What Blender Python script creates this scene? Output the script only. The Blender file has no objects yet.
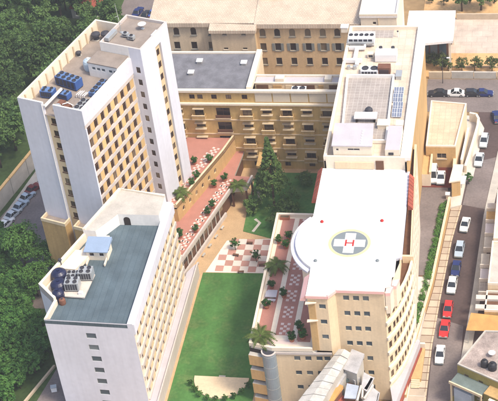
import bpy, math, random
from mathutils import Matrix, Vector
R = random.Random(7)
rad = math.radians
scene = bpy.context.scene
col = scene.collection

# ------------------------------------------------------------------ camera
PITCH, ROLL, YAW, FOC, CAMZ = 38.5, 7.8, 14.3, 1443.7, 185.0
IW, IH = 498.0, 401.0
CAM = Vector((50.814, -203.230, CAMZ))
def _axes():
    p, r, t = rad(PITCH), -rad(ROLL), rad(YAW)
    fw = Vector((0, math.cos(p), -math.sin(p))); r0 = Vector((1, 0, 0)); u0 = Vector((0, math.sin(p), math.cos(p)))
    rt = r0 * math.cos(r) + u0 * math.sin(r); up = u0 * math.cos(r) - r0 * math.sin(r)
    m = Matrix.Rotation(t, 3, 'Z')
    return m @ rt, m @ up, m @ fw
RT, UP, FW = _axes()
def G(px, py, z=0.0):
    """the point of the level z that shows at a pixel of the photograph"""
    d = FW * FOC + RT * (px - IW / 2) - UP * (py - IH / 2)
    return CAM + d * ((z - CAM.z) / d.z)
cd = bpy.data.cameras.new('camera'); cam = bpy.data.objects.new('camera', cd); col.objects.link(cam)
cd.sensor_fit = 'HORIZONTAL'; cd.sensor_width = 36.0; cd.lens = FOC / IW * 36.0
cd.clip_start = 1.0; cd.clip_end = 6000.0
M4 = Matrix((RT, UP, -FW)).transposed().to_4x4(); M4.translation = CAM
cam.matrix_world = M4
scene.camera = cam

# ------------------------------------------------------------------ sky, sun, exposure
SUN_EL, SUN_AZ = 57.0, 113.0          # azimuth clockwise from +Y (the sun stands over the street)
w = bpy.data.worlds.new('World'); scene.world = w; w.use_nodes = True
nt = w.node_tree; bg = nt.nodes['Background']
sk = nt.nodes.new('ShaderNodeTexSky'); sk.sky_type = 'NISHITA'; sk.sun_disc = False
sk.sun_elevation = rad(SUN_EL); sk.sun_rotation = rad(SUN_AZ); sk.air_density = 1.0; sk.dust_density = 3.5
nt.links.new(sk.outputs[0], bg.inputs[0]); bg.inputs[1].default_value = 0.15
sl = bpy.data.lights.new('sun', 'SUN'); sl.energy = 2.0; sl.angle = rad(11.0); sl.color = (1.0, 0.89, 0.73)
so = bpy.data.objects.new('sun', sl); col.objects.link(so)
sd = Vector((math.sin(rad(SUN_AZ)) * math.cos(rad(SUN_EL)), math.cos(rad(SUN_AZ)) * math.cos(rad(SUN_EL)), math.sin(rad(SUN_EL))))
so.rotation_euler = sd.to_track_quat('Z', 'Y').to_euler(); so.location = sd * 300
vs = scene.view_settings; vs.view_transform = 'Standard'; vs.look = 'None'; vs.exposure = 0.84; vs.gamma = 1.0; vs.use_curve_mapping = False

# ------------------------------------------------------------------ materials
def mat(name, c, rough=.85, var=.16, scale=.35, fine=.10, spec=.25, bump=0.0, streak=0.0, rnd=0.0, metal=0.0):
    m = bpy.data.materials.new(name); m.use_nodes = True; n = m.node_tree.nodes; l = m.node_tree.links
    b = n['Principled BSDF']; b.inputs['Roughness'].default_value = rough; b.inputs['Specular IOR Level'].default_value = spec
    b.inputs['Metallic'].default_value = metal
    geo = n.new('ShaderNodeNewGeometry')
    def noise(sc, det, vec=None):
        t = n.new('ShaderNodeTexNoise'); t.inputs['Scale'].default_value = sc; t.inputs['Detail'].default_value = det
        l.new(vec or geo.outputs['Position'], t.inputs['Vector']); return t
    def rng(sock, a, bb):
        r = n.new('ShaderNodeMapRange'); r.inputs[1].default_value = .25; r.inputs[2].default_value = .75
        r.inputs[3].default_value = a; r.inputs[4].default_value = bb; l.new(sock, r.inputs[0]); return r.outputs[0]
    def mul(a, bb):
        x = n.new('ShaderNodeMath'); x.operation = 'MULTIPLY'; l.new(a, x.inputs[0]); l.new(bb, x.inputs[1]); return x.outputs[0]
    v = mul(rng(noise(scale, 4).outputs[0], 1 - var, 1 + var), rng(noise(scale * 11, 3).outputs[0], 1 - fine, 1 + fine))
    if streak:
        mp = n.new('ShaderNodeMapping'); mp.inputs['Scale'].default_value = (1.6, 1.6, .10); l.new(geo.outputs['Position'], mp.inputs[0])
        v = mul(v, rng(noise(1.0, 5, mp.outputs[0]).outputs[0], 1 - streak, 1 + streak * .4))
    if rnd:
        oi = n.new('ShaderNodeObjectInfo'); r = n.new('ShaderNodeMapRange'); r.inputs[3].default_value = 1 - rnd; r.inputs[4].default_value = 1 + rnd
        l.new(oi.outputs['Random'], r.inputs[0]); v = mul(v, r.outputs[0])
    mx = n.new('ShaderNodeVectorMath'); mx.operation = 'SCALE'; mx.inputs[0].default_value = c[:3]; l.new(v, mx.inputs['Scale'])
    l.new(mx.outputs[0], b.inputs['Base Color'])
    if bump:
        bp = n.new('ShaderNodeBump'); bp.inputs['Strength'].default_value = bump; bp.inputs['Distance'].default_value = .08
        l.new(noise(scale * 14, 4).outputs[0], bp.inputs['Height']); l.new(bp.outputs[0], b.inputs['Normal'])
    m.diffuse_color = (*c[:3], 1)
    return m
def grid_mat(name, c1, c2, mortar, size, ratio=1.0, rough=.9, rot=0.0, msize=.06, offset=0.0, var=.15):
    m = mat(name, c1, rough, var); n = m.node_tree.nodes; l = m.node_tree.links
    b = n['Principled BSDF']; geo = n.new('ShaderNodeNewGeometry'); mp = n.new('ShaderNodeMapping'); mp.inputs['Rotation'].default_value = (0, 0, rot)
    l.new(geo.outputs['Position'], mp.inputs[0])
    t = n.new('ShaderNodeTexBrick'); t.offset = offset; t.inputs['Scale'].default_value = 1.0
    t.inputs['Brick Width'].default_value = size; t.inputs['Row Height'].default_value = size * ratio; t.inputs['Mortar Size'].default_value = msize
    t.inputs['Color1'].default_value = (*c1, 1); t.inputs['Color2'].default_value = (*c2, 1); t.inputs['Mortar'].default_value = (*mortar, 1)
    l.new(mp.outputs[0], t.inputs['Vector'])
    sc = [x for x in n if x.type == 'VECT_MATH'][0]; l.new(t.outputs['Color'], sc.inputs[0])
    return m
def leaf_mat(name, c, c2, rnd=.35):
    m = bpy.data.materials.new(name); m.use_nodes = True; n = m.node_tree.nodes; l = m.node_tree.links
    b = n['Principled BSDF']; b.inputs['Roughness'].default_value = .65; b.inputs['Specular IOR Level'].default_value = .2
    geo = n.new('ShaderNodeNewGeometry'); t = n.new('ShaderNodeTexNoise'); t.inputs['Scale'].default_value = .9; t.inputs['Detail'].default_value = 5
    l.new(geo.outputs['Position'], t.inputs['Vector'])
    cr = n.new('ShaderNodeValToRGB'); cr.color_ramp.elements[0].position = .35; cr.color_ramp.elements[1].position = .65
    cr.color_ramp.elements[0].color = (*c, 1); cr.color_ramp.elements[1].color = (*c2, 1); l.new(t.outputs[0], cr.inputs[0])
    oi = n.new('ShaderNodeObjectInfo'); r = n.new('ShaderNodeMapRange'); r.inputs[3].default_value = 1 - rnd; r.inputs[4].default_value = 1 + rnd; l.new(oi.outputs['Random'], r.inputs[0])
    mx = n.new('ShaderNodeVectorMath'); mx.operation = 'SCALE'; l.new(cr.outputs[0], mx.inputs[0]); l.new(r.outputs[0], mx.inputs['Scale'])
    l.new(mx.outputs[0], b.inputs['Base Color'])
    tr = n.new('ShaderNodeBsdfTranslucent'); l.new(mx.outputs[0], tr.inputs[0]); ms = n.new('ShaderNodeMixShader'); ms.inputs[0].default_value = .25
    l.new(b.outputs[0], ms.inputs[1]); l.new(tr.outputs[0], ms.inputs[2]); l.new(ms.outputs[0], n['Material Output'].inputs[0])
    return m
def glass_mat(name, dark, light, mix=.75, rough=.12):
    m = bpy.data.materials.new(name); m.use_nodes = True; n = m.node_tree.nodes; l = m.node_tree.links
    b = n['Principled BSDF']; b.inputs['Roughness'].default_value = rough; b.inputs['Specular IOR Level'].default_value = .5
    oi = n.new('ShaderNodeObjectInfo'); cr = n.new('ShaderNodeValToRGB'); e = cr.color_ramp.elements
    e[0].position = mix; e[0].color = (*dark, 1); e[1].position = 1.0; e[1].color = (*light, 1)
    l.new(oi.outputs['Random'], cr.inputs[0]); l.new(cr.outputs[0], b.inputs['Base Color'])
    return m
MAT = {}
def K(n): return MAT[n]
MAT.update(
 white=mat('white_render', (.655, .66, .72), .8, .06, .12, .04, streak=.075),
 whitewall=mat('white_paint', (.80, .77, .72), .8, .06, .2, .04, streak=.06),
 pad=grid_mat('pad_white', (.80, .775, .76), (.78, .755, .74), (.70, .68, .66), 3.0, 1.0, .75, 0, .05, .0, .07),
 greyband=mat('grey_band', (.56, .50, .46), .85, .08, .3, .05, streak=.08),
 cream=mat('cream_stone', (.72, .575, .385), .85, .08, .25, .06, streak=.10),
 creamlight=mat('pale_cream', (.78, .68, .54), .85, .07, .25, .05, streak=.06),
 tan=mat('tan_render', (.58, .395, .155), .88, .10, .25, .07, streak=.16),
 ochre=mat('ochre_render', (.56, .37, .17), .88, .10, .25, .07, streak=.14),
 tower_tan=mat('brown_tan_render', (.50, .33, .14), .88, .12, .25, .08, streak=.2),
 backwall=mat('old_sandstone', (.60, .44, .26), .9, .10, .3, .08, streak=.14),
 backwall2=mat('old_sandstone_pale', (.60, .49, .35), .9, .10, .3, .08, streak=.12),
 yellow=mat('yellow_panel', (.62, .42, .19), .8, .08, .6, .05, rnd=.12),
 yellow2=mat('pale_yellow_panel', (.68, .54, .33), .8, .08, .6, .05, rnd=.10),
 canopy=mat('canopy_concrete', (.56, .45, .30), .85, .1, .5, .08),
 beige_panel=mat('beige_panel', (.62, .54, .42), .85, .06, .4, .05),
 roof_blue=grid_mat('blue_grey_membrane', (.085, .120, .140), (.098, .135, .155), (.066, .098, .118), 1.1, 40, .75, 0, .05, .0, .22),
 roof_slate=mat('slate_membrane', (.165, .165, .18), .8, .28, .45, .16),
 roof_brown=mat('brown_screed', (.28, .235, .20), .92, .18, .5, .10),
 roof_pave=grid_mat('roof_pavers', (.37, .325, .29), (.33, .29, .26), (.46, .42, .38), .9, 1, .9, 0, .05),
 roof_pave2=grid_mat('pale_roof_pavers', (.66, .55, .44), (.60, .49, .38), (.52, .42, .33), 1.4, 1, .9, 0, .05),
 roof_tile=grid_mat('clay_roof_tiles', (.62, .51, .39), (.55, .44, .33), (.45, .36, .28), .55, .8, .9, 0, .06, .5),
 roof_lilac=mat('lilac_sheet', (.50, .47, .49), .6, .08, .4, .05),
 roof_sand=grid_mat('sand_pavers', (.60, .49, .36), (.54, .43, .31), (.48, .38, .28), 1.2, 1, .9, 0, .06),
 plaza=grid_mat('plaza_pavers', (.56, .46, .38), (.52, .42, .34), (.46, .38, .31), 2.4, 1, .9, 0, .08, .5, .2),
 oldroof=mat('stained_old_roof', (.34, .28, .25), .95, .38, .5, .25),
 cement=mat('cement', (.46, .43, .38), .9, .16, .5, .10, bump=.2),
 concrete=mat('pale_concrete', (.55, .50, .44), .9, .14, .4, .10),
 pink=mat('pink_tiles', (.42, .195, .15), .85, .10, .5, .08),
 pinkpale=mat('pale_pink_tile', (.70, .56, .50), .85, .08, .6, .06),
 pinklight=mat('pink_stone', (.46, .25, .20), .85, .10, .6, .06, rnd=.12),
 whitetile=mat('white_stone_tile', (.72, .64, .56), .85, .08, .6, .06, rnd=.08),
 path=mat('sandy_path', (.50, .34, .19), .95, .15, .35, .12),
 asphalt=mat('brown_asphalt', (.088, .062, .057), .9, .22, .18, .16, bump=.15),
 asphalt_grey=mat('grey_asphalt', (.185, .155, .145), .92, .22, .22, .16, bump=.15),
 redasphalt=mat('red_brown_floor', (.13, .035, .025), .9, .15, .3, .1),
 kerb=mat('kerb_stone', (.52, .42, .30), .9, .12, .6, .1),
 slab=mat('pavement_slab', (.45, .37, .28), .9, .12, .6, .1, rnd=.18),
 ground=mat('dry_earth', (.30, .20, .10), .98, .3, .06, .2, bump=.3),
 forest_floor=mat('forest_floor', (.050, .085, .026), 1, .4, .12, .3),
 orange_earth=mat('orange_earth', (.60, .37, .17), .98, .22, .15, .16),
 soil=mat('dark_soil', (.10, .07, .04), 1, .3, .6, .2),
 terracotta=mat('terracotta', (.36, .14, .08), .85, .1, 2, .08),
 redtile=mat('red_tile', (.33, .085, .055), .8, .15, 1.2, .1, rnd=.2),
 pinkpaint=mat('pink_paint', (.82, .50, .46), .8, .06, .5, .05),
 redpaint=mat('red_paint', (.45, .03, .025), .6, .06, .5, .05),
 greypaint=mat('grey_paint', (.19, .22, .23), .8, .06, .5, .05),
 yellowpaint=mat('pale_yellow_paint', (.74, .60, .30), .8, .06, .5, .05),
 bluegrey=mat('blue_grey_deck', (.60, .60, .68), .8, .06, .5, .05),
 metal=mat('galvanised_metal', (.46, .48, .48), .45, .1, 1.0, .08, .5, metal=.4),
 duct=mat('white_duct', (.78, .77, .76), .5, .05, 1, .04),
 fan=mat('dark_fan', (.05, .05, .06), .6, .1, 2, .1),
 bluemach=mat('blue_machine_paint', (.04, .10, .30), .5, .15, 1, .1, .4),
 bluemach2=mat('dusty_blue_paint', (.10, .18, .36), .6, .15, 1, .1, .4),
 navytank=mat('navy_tank', (.008, .011, .045), .4, .12, .8, .08, .5),
 blacktank=mat('black_tank', (.02, .02, .024), .5, .12, .8, .08, .4),
 brownmach=mat('brown_machine', (.18, .08, .05), .7, .15, 1, .1),
 blueroof=mat('blue_sheet_roof', (.26, .34, .46), .6, .08, .5, .06),
 solar=mat('solar_glass', (.17, .20, .27), .15, .1, 1, .05, .6),
 glasstower=mat('curved_grey_glass', (.24, .29, .33), .25, .12, .4, .06, .6),
 tin=mat('weathered_tin', (.42, .41, .41), .7, .22, .7, .16),
 tin2=mat('pale_fibre_sheet', (.48, .46, .42), .85, .22, .7, .16),
 tinblue=mat('bluish_tin', (.40, .45, .53), .6, .15, .7, .1),
 tarp=mat('orange_tarp', (.52, .29, .10), .8, .15, .7, .1),
 teal=mat('teal_canopy', (.15, .19, .18), .8, .2, .6, .15),
 olive=mat('olive_wall', (.32, .26, .08), .9, .2, .6, .15),
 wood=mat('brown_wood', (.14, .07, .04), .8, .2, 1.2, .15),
 bark=mat('bark', (.10, .07, .05), .95, .25, 2, .2),
 frame=mat('window_frame', (.50, .44, .36), .7, .06, 1, .05),
 framewhite=mat('white_frame', (.76, .74, .72), .7, .05, 1, .05),
 glass=glass_mat('dark_window_glass', (.035, .022, .018), (.26, .20, .13), .5),
 glassblue=glass_mat('blue_grey_window_glass', (.07, .10, .12), (.16, .19, .20), .7),
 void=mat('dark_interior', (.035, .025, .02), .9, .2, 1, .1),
 shutter=mat('grey_shutter', (.20, .21, .20), .8, .1, 1, .1),
 rubber=mat('tyre_rubber', (.02, .02, .02), .9, .1, 3, .1),
 rim=mat('wheel_rim', (.45, .45, .46), .35, .05, 3, .05, .6, metal=.6),
 carglass=mat('car_glass', (.02, .025, .03), .08, .05, 1, .03, .7),
 lampglass=mat('lamp_glass', (.75, .75, .72), .15, .03, 3, .03, .6),
 lampred=mat('tail_lamp', (.4, .02, .02), .25, .03, 3, .03, .6),
 leafdark=leaf_mat('forest_leaves', (.036, .078, .022), (.105, .180, .046)),
 leafmid=leaf_mat('broad_leaves', (.055, .105, .028), (.125, .205, .055), .25),
 leafbright=leaf_mat('bright_leaves', (.045, .115, .022), (.105, .215, .045), .15),
 leafvine=leaf_mat('orchard_leaves', (.036, .108, .022), (.095, .210, .044), .3),
 leafcon=leaf_mat('conifer_needles', (.070, .135, .034), (.150, .235, .062), .1),
 leafolive=leaf_mat('dusty_leaves', (.06, .085, .025), (.13, .16, .05), .2),
 leafpalm=leaf_mat('palm_fronds', (.060, .095, .018), (.13, .18, .04), .15),
 leafbush=leaf_mat('shrub_leaves', (.020, .075, .012), (.055, .150, .025), .25),
)
PAINT = {}
def paint(c):
    if c not in PAINT:
        PAINT[c] = mat('car_paint', c, .3, .03, .8, .02, .5)
    return PAINT[c]
# grass
def grass_mat():
    m = mat('lawn_grass', (.070, .175, .046), .9, .34, .16, .16, .15, bump=.4); n = m.node_tree.nodes; l = m.node_tree.links
    sc = [x for x in n if x.type == 'VECT_MATH'][0]; geo = n.new('ShaderNodeNewGeometry'); t = n.new('ShaderNodeTexNoise'); t.inputs['Scale'].default_value = .22; t.inputs['Detail'].default_value = 7; t.inputs['Roughness'].default_value = .7
    l.new(geo.outputs['Position'], t.inputs['Vector']); cr = n.new('ShaderNodeValToRGB'); e = cr.color_ramp.elements
    e[0].position = .50; e[0].color = (.070, .175, .046, 1); e[1].position = .78; e[1].color = (.155, .185, .070, 1); l.new(t.outputs[0], cr.inputs[0]); l.new(cr.outputs[0], sc.inputs[0])
    return m
MAT['grass'] = grass_mat()

# ------------------------------------------------------------------ mesh helpers
def shrink(poly, d=.012):
    cx, cy = sum(p[0] for p in poly)/len(poly), sum(p[1] for p in poly)/len(poly)
    L = max(math.hypot(p[0] - cx, p[1] - cy) for p in poly)
    return [(cx + (p[0] - cx)*(1 - d*2/L), cy + (p[1] - cy)*(1 - d*2/L)) for p in poly]
class MB:
    def __init__(s): s.v = []; s.f = []; s.m = []
    def face(s, pts, m=0):
        i = len(s.v); s.v += [tuple(p) for p in pts]; s.f.append(tuple(range(i, i + len(pts)))); s.m.append(m)
    def prism(s, poly, z0, z1, m=0, mt=None, bottom=True, top=True):
        n = len(poly); i = len(s.v)
        zz1 = z1 if isinstance(z1, (list, tuple)) else [z1] * n
        s.v += [(p[0], p[1], z0) for p in poly] + [(p[0], p[1], zz1[k]) for k, p in enumerate(poly)]
        for k in range(n):
            j = (k + 1) % n; s.f.append((i + k, i + j, i + n + j, i + n + k)); s.m.append(m)
        if top: s.f.append(tuple(i + n + k for k in range(n))); s.m.append(m if mt is None else mt)
        if bottom: s.f.append(tuple(i + k for k in reversed(range(n)))); s.m.append(m)
    def box(s, x0, x1, y0, y1, z0, z1, m=0, mt=None):
        s.prism([(x0, y0), (x1, y0), (x1, y1), (x0, y1)], z0, z1, m, mt)
    def obox(s, c, sx, sy, z0, z1, a=0, m=0, mt=None):
        ca, sa = math.cos(a), math.sin(a)
        s.prism([(c[0] + x * ca - y * sa, c[1] + x * sa + y * ca) for x, y in ((-sx/2, -sy/2), (sx/2, -sy/2), (sx/2, sy/2), (-sx/2, sy/2))], z0, z1, m, mt)
    def cyl(s, cx, cy, z0, z1, r, n=14, r2=None, m=0, mt=None):
        r2 = r if r2 is None else r2; i = len(s.v)
        for z, rr in ((z0, r), (z1, r2)): s.v += [(cx + rr * math.cos(2 * math.pi * k / n), cy + rr * math.sin(2 * math.pi * k / n), z) for k in range(n)]
        for k in range(n):
            j = (k + 1) % n; s.f.append((i + k, i + j, i + n + j, i + n + k)); s.m.append(m)
        s.f.append(tuple(i + n + k for k in range(n))); s.m.append(m if mt is None else mt)
        s.f.append(tuple(i + k for k in reversed(range(n)))); s.m.append(m)
    def lathe(s, cx, cy, prof, n=14, m=0):
        for (r0, z0), (r1, z1) in zip(prof, prof[1:]):
            for k in range(n):
                a, b = 2 * math.pi * k / n, 2 * math.pi * (k + 1) / n
                p = [(cx + r0 * math.cos(a), cy + r0 * math.sin(a), z0), (cx + r0 * math.cos(b), cy + r0 * math.sin(b), z0),
                     (cx + r1 * math.cos(b), cy + r1 * math.sin(b), z1), (cx + r1 * math.cos(a), cy + r1 * math.sin(a), z1)]
                if r1 < 1e-4: p = p[:3]
                if r0 < 1e-4: p = [p[0], p[2], p[3]]
                s.face(p, m)
    def bar(s, a, b, r, m=0, n=6, r2=None):
        a, b = Vector(a), Vector(b); d = (b - a); r2 = r if r2 is None else r2
        q = d.to_track_quat('Z', 'Y'); i = len(s.v)
        for p, rr in ((a, r), (b, r2)):
            s.v += [tuple(p + q @ Vector((rr * math.cos(2*math.pi*k/n), rr * math.sin(2*math.pi*k/n), 0))) for k in range(n)]
        for k in range(n):
            j = (k + 1) % n; s.f.append((i + k, i + j, i + n + j, i + n + k)); s.m.append(m)
        s.f.append(tuple(i + n + k for k in range(n))); s.m.append(m); s.f.append(tuple(i + k for k in reversed(range(n)))); s.m.append(m)
    def mesh(s, name, mats, off=(0, 0, 0), smooth=False):
        me = bpy.data.meshes.new(name)
        me.from_pydata([(x - off[0], y - off[1], z - off[2]) for x, y, z in s.v], [], s.f)
        for k in mats: me.materials.append(MAT[k] if isinstance(k, str) else k)
        me.polygons.foreach_set('material_index', s.m)
        if smooth: me.polygons.foreach_set('use_smooth', [True] * len(s.f))
        me.update(); return me
OFF = {}
def link(name, data, parent=None, loc=(0, 0, 0), rz=0.0):
    o = bpy.data.objects.new(name, data); col.objects.link(o)
    o.location = loc; o.rotation_euler = (0, 0, rz)
    if parent: o.parent = parent
    return o
def tag(o, label, cat, group=None, kind=None):
    if label: o['label'] = label
    if cat: o['category'] = cat
    if group: o['group'] = group
    if kind: o['kind'] = kind
    return o
def thing(name, label, cat, loc=(0, 0, 0), rz=0.0, group=None, world=True):
    o = link(name, None, None, loc, rz); o.empty_display_size = .5
    OFF[o.name] = tuple(loc) if world else (0, 0, 0)
    return tag(o, label, cat, group)
def part(name, mb, mats, parent, smooth=False, kind=None):
    off = OFF.get(parent.name, (0, 0, 0)) if parent else (0, 0, 0)
    o = link(name, mb.mesh(name, mats if isinstance(mats, (list, tuple)) else [mats], off, smooth), parent)
    if kind: o['kind'] = kind
    return o
def sub(name, mb, mats, parent, off=(0, 0, 0), smooth=False):     # child of a part that sits at its root's origin
    return link(name, mb.mesh(name, mats if isinstance(mats, (list, tuple)) else [mats], off, smooth), parent)
def structure(name, mb, mats):
    o = link(name, mb.mesh(name, mats if isinstance(mats, (list, tuple)) else [mats])); o['kind'] = 'structure'; return o
def copy_thing(src, loc, rz, label=None, scale=1.0):
    c = src.copy(); col.objects.link(c); c.location = loc; c.rotation_euler = (0, 0, rz); c.scale = (scale,) * 3
    if label: c['label'] = label
    for ch in src.children:
        d = ch.copy(); col.objects.link(d); d.parent = c
        for g in ch.children:
            e = g.copy(); col.objects.link(e); e.parent = d
    return c

# ------------------------------------------------------------------ windows and facades
WM = {}
def window_mesh(w, h, depth, fr, gl, sill, arch):
    k = (round(w, 2), round(h, 2), round(depth, 2), fr, gl, sill, arch)
    if k not in WM:
        a = MB(); t = .07 if min(w, h) > .7 else .045
        y0, y1 = depth - .07, depth + .03
        a.box(0, t, y0, y1, 0, h); a.box(w - t, w, y0, y1, 0, h); a.box(t, w - t, y0, y1, 0, t); a.box(t, w - t, y0, y1, h - t, h)
        if w > 1.05 and fr != 'shutter': a.box(w/2 - t*.4, w/2 + t*.4, y0, y1 - .01, t, h - t)
        if h > 1.66 and fr != 'shutter': a.box(t, w - t, y0 + .005, y1 - .015, h*.68, h*.68 + t*.8)
        if arch:                                   # corner fillets that round the head
            for sx in (0, 1):
                pts = [(0, h)] + [(w/2 - w/2*math.cos(q), h - w/2 + w/2*math.sin(q)) for q in (0, .4, .8, 1.2, math.pi/2)]
                pts = [(w - x, z) for x, z in pts][::-1] if sx else pts
                a.face([(x, -.005, z) for x, z in pts], 1)
        if sill: a.box(-.12, w + .12, -.16, .06, -.16, -.005)
        p = MB(); p.face([(0, depth, 0), (w, depth, 0), (w, depth, h), (0, depth, h)])
        WM[k] = (a.mesh('window', [fr, 'backwall' if arch else fr]), p.mesh('pane', [gl]))
    return WM[k]
def add_window(parent, lx, ly, lz, ang, w, h, depth=.25, fr='frame', gl='glass', sill=True, arch=False):
    fm, pm = window_mesh(w, h, depth, fr, gl, sill, arch)
    o = link('window', fm, parent, (lx, ly, lz), ang)
    link('pane', pm, o)
    return o
def facade(parent, a, b, z0, z1, wins, m, depth=.25, fr='frame', gl='glass', sill=True, name='wall', arch=False):
    """wall from a to b (outside on the right hand), openings wins = (u0, w0, width, height[, arch])"""
    off = OFF.get(parent.name, (0, 0, 0))
    ax, ay, bx, by = a[0] - off[0], a[1] - off[1], b[0] - off[0], b[1] - off[1]
    L = math.hypot(bx - ax, by - ay); ux, uy = (bx - ax) / L, (by - ay) / L; nx, ny = -uy, ux
    z0 -= off[2]; z1 -= off[2]
    wins = [(q[0], q[1] - off[2], q[2], q[3], q[4] if len(q) > 4 else arch) for q in wins]
    us = sorted({0.0, L} | {round(q[0], 4) for q in wins} | {round(q[0] + q[2], 4) for q in wins})
    zs = sorted({z0, z1} | {round(q[1], 4) for q in wins} | {round(q[1] + q[3], 4) for q in wins})
    us = [u for u in us if -1e-6 <= u <= L + 1e-6]; zs = [z for z in zs if z0 - 1e-6 <= z <= z1 + 1e-6]
    mb = MB()
    def P(u, d, z): return (ax + ux * u + nx * d, ay + uy * u + ny * d, z)
    for zi in range(len(zs) - 1):
        zc = (zs[zi] + zs[zi + 1]) / 2; run = None
        row = [q for q in wins if q[1] < zc < q[1] + q[3]]
        for ui in range(len(us) - 1):
            uc = (us[ui] + us[ui + 1]) / 2
            hole = any(q[0] < uc < q[0] + q[2] for q in row)
            if not hole:
                if run is None: run = us[ui]
            if run is not None and (hole or ui == len(us) - 2):
                e = us[ui] if hole else us[ui + 1]
                mb.face([P(run, 0, zs[zi]), P(e, 0, zs[zi]), P(e, 0, zs[zi + 1]), P(run, 0, zs[zi + 1])]); run = None
    for u, z, ww, hh, ar in wins:
        d = depth + .02
        mb.face([P(u, 0, z), P(u, d, z), P(u, d, z + hh), P(u, 0, z + hh)])
        mb.face([P(u + ww, 0, z), P(u + ww, 0, z + hh), P(u + ww, d, z + hh), P(u + ww, d, z)])
        mb.face([P(u, 0, z), P(u + ww, 0, z), P(u + ww, d, z), P(u, d, z)])
        mb.face([P(u, 0, z + hh), P(u, d, z + hh), P(u + ww, d, z + hh), P(u + ww, 0, z + hh)])
    wo = link(name, mb.mesh(name, [m]), parent)
    ang = math.atan2(uy, ux)
    for u, z, ww, hh, ar in wins:
        p = P(u, 0, z); add_window(parent, p[0], p[1], p[2], ang, ww, hh, depth, fr, gl, sill, ar)
    return wo
def along(parent, a, b):
    off = OFF.get(parent.name, (0, 0, 0)); ang = math.atan2(b[1] - a[1], b[0] - a[0])
    L = math.hypot(b[0] - a[0], b[1] - a[1])
    def P(u, z, d=0.0): # d outward
        return (a[0] + (b[0] - a[0]) * u / L + math.sin(ang) * d - off[0], a[1] + (b[1] - a[1]) * u / L - math.cos(ang) * d - off[1], z - off[2])
    return P, ang, L
def parapet(parent, poly, z0, z1, t, m='creamlight', closed=True, name='parapet', mats=None):
    """upright rim just inside a polygon (counter-clockwise), one mesh per side"""
    n = len(poly); inn = []
    for i in range(n):
        p0, p1, p2 = Vector(poly[i - 1][:2]), Vector(poly[i][:2]), Vector(poly[(i + 1) % n][:2])
        d1 = (p1 - p0).normalized(); d2 = (p2 - p1).normalized()
        n1 = Vector((-d1.y, d1.x)); n2 = Vector((-d2.y, d2.x)); bis = n1 + n2
        k = t * 2 / max(bis.length_squared, .3)
        inn.append(p1 + bis * k)
    for i in range(n if closed else n - 1):
        j = (i + 1) % n
        if closed is not True and closed is not False and i not in closed: continue
        mb = MB(); mb.prism([poly[i][:2], poly[j][:2], tuple(inn[j]), tuple(inn[i])], z0, z1)
        part(name, mb, m, parent)

# ================================================================== the setting
g = MB(); g.face([(-1500, -1500, -.06), (1500, -1500, -.06), (1500, 1500, -.06), (-1500, 1500, -.06)])
structure('ground', g, 'ground')
def sheet(name, pts, m, z=0.0):
    mb = MB(); mb.face([(p[0], p[1], z) for p in pts]); return structure(name, mb, m)
sheet('forest_ground', [(-140, -90), (-33, -90), (-33, -30), (-44, 12), (-44, 92), (-50, 96), (-50, 160), (-140, 160)], 'forest_floor', -.03)
sheet('courtyard_path', [(-16, -45), (14, -45), (14, 34), (-14, 34), (-16, 10)], 'path', 0.0)
# lawn: a slightly raised sheet with a stone edge
LAWN = [(-12.0, -36.5), (3.2, -36.5), (3.2, 0.05), (-12.0, -0.35)]
mb = MB(); mb.prism(LAWN, -.02, .06); structure('lawn', mb, 'grass')
# garden north of the chequered court
GARD = [(-6.2, 12.3), (-.4, 10.4), (3.4, 9.6), (13.3, 9.6), (13.3, 31.5), (-6.5, 31.5), (-6.6, 24)]
mb = MB(); mb.prism(GARD, -.02, .10); structure('garden_lawn', mb, 'grass')
def strip(name, pts, w, m, z):
    mb = MB(); pts = [Vector(p) for p in pts]
    L = []; Rr = []
    for i, p in enumerate(pts):
        d = (pts[min(i + 1, len(pts) - 1)] - pts[max(i - 1, 0)]).normalized(); n = Vector((-d.y, d.x)) * w / 2
        L.append(p + n); Rr.append(p - n)
    for i in range(len(pts) - 1):
        mb.face([(*Rr[i], z), (*Rr[i + 1], z), (*L[i + 1], z), (*L[i], z)])
    return structure(name, mb, m)
strip('garden_path', [(5.5, 11.5), (4.6, 14), (6.4, 17), (9.2, 20), (12.8, 22.2)], .55, 'concrete', .104)
strip('garden_path', [(-4.2, 12.2), (-3.2, 15.0), (-4.4, 16.2)], .6, 'concrete', .104)
strip('garden_path', [(-5.6, 26.5), (-4.9, 24.2), (-4.2, 21.8)], .6, 'concrete', .104)
# chequered court of large stone tiles
court = sheet('chequered_court', [(-11.6, -.15), (3.2, 0.1), (3.2, 10.4), (-.4, 10.3), (-9.0, 9.4)], 'whitetile', .012)
TS = 1.62; tm = [MB(), MB()]
for q in tm: q.box(.02, TS - .02, .02, TS - .02, 0, .03)
tmesh = [tm[0].mesh('tile', ['pinklight']), tm[1].mesh('tile', ['whitetile'])]
for i in range(-8, 3):
    for j in range(0, 6):
        x, y = i * TS - .1, .25 + j * TS
        if x < -11.6 + max(0, y) * .30 + .2: continue
        link('tile', tmesh[(i + j) % 2], court, (x, y, .012))
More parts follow.
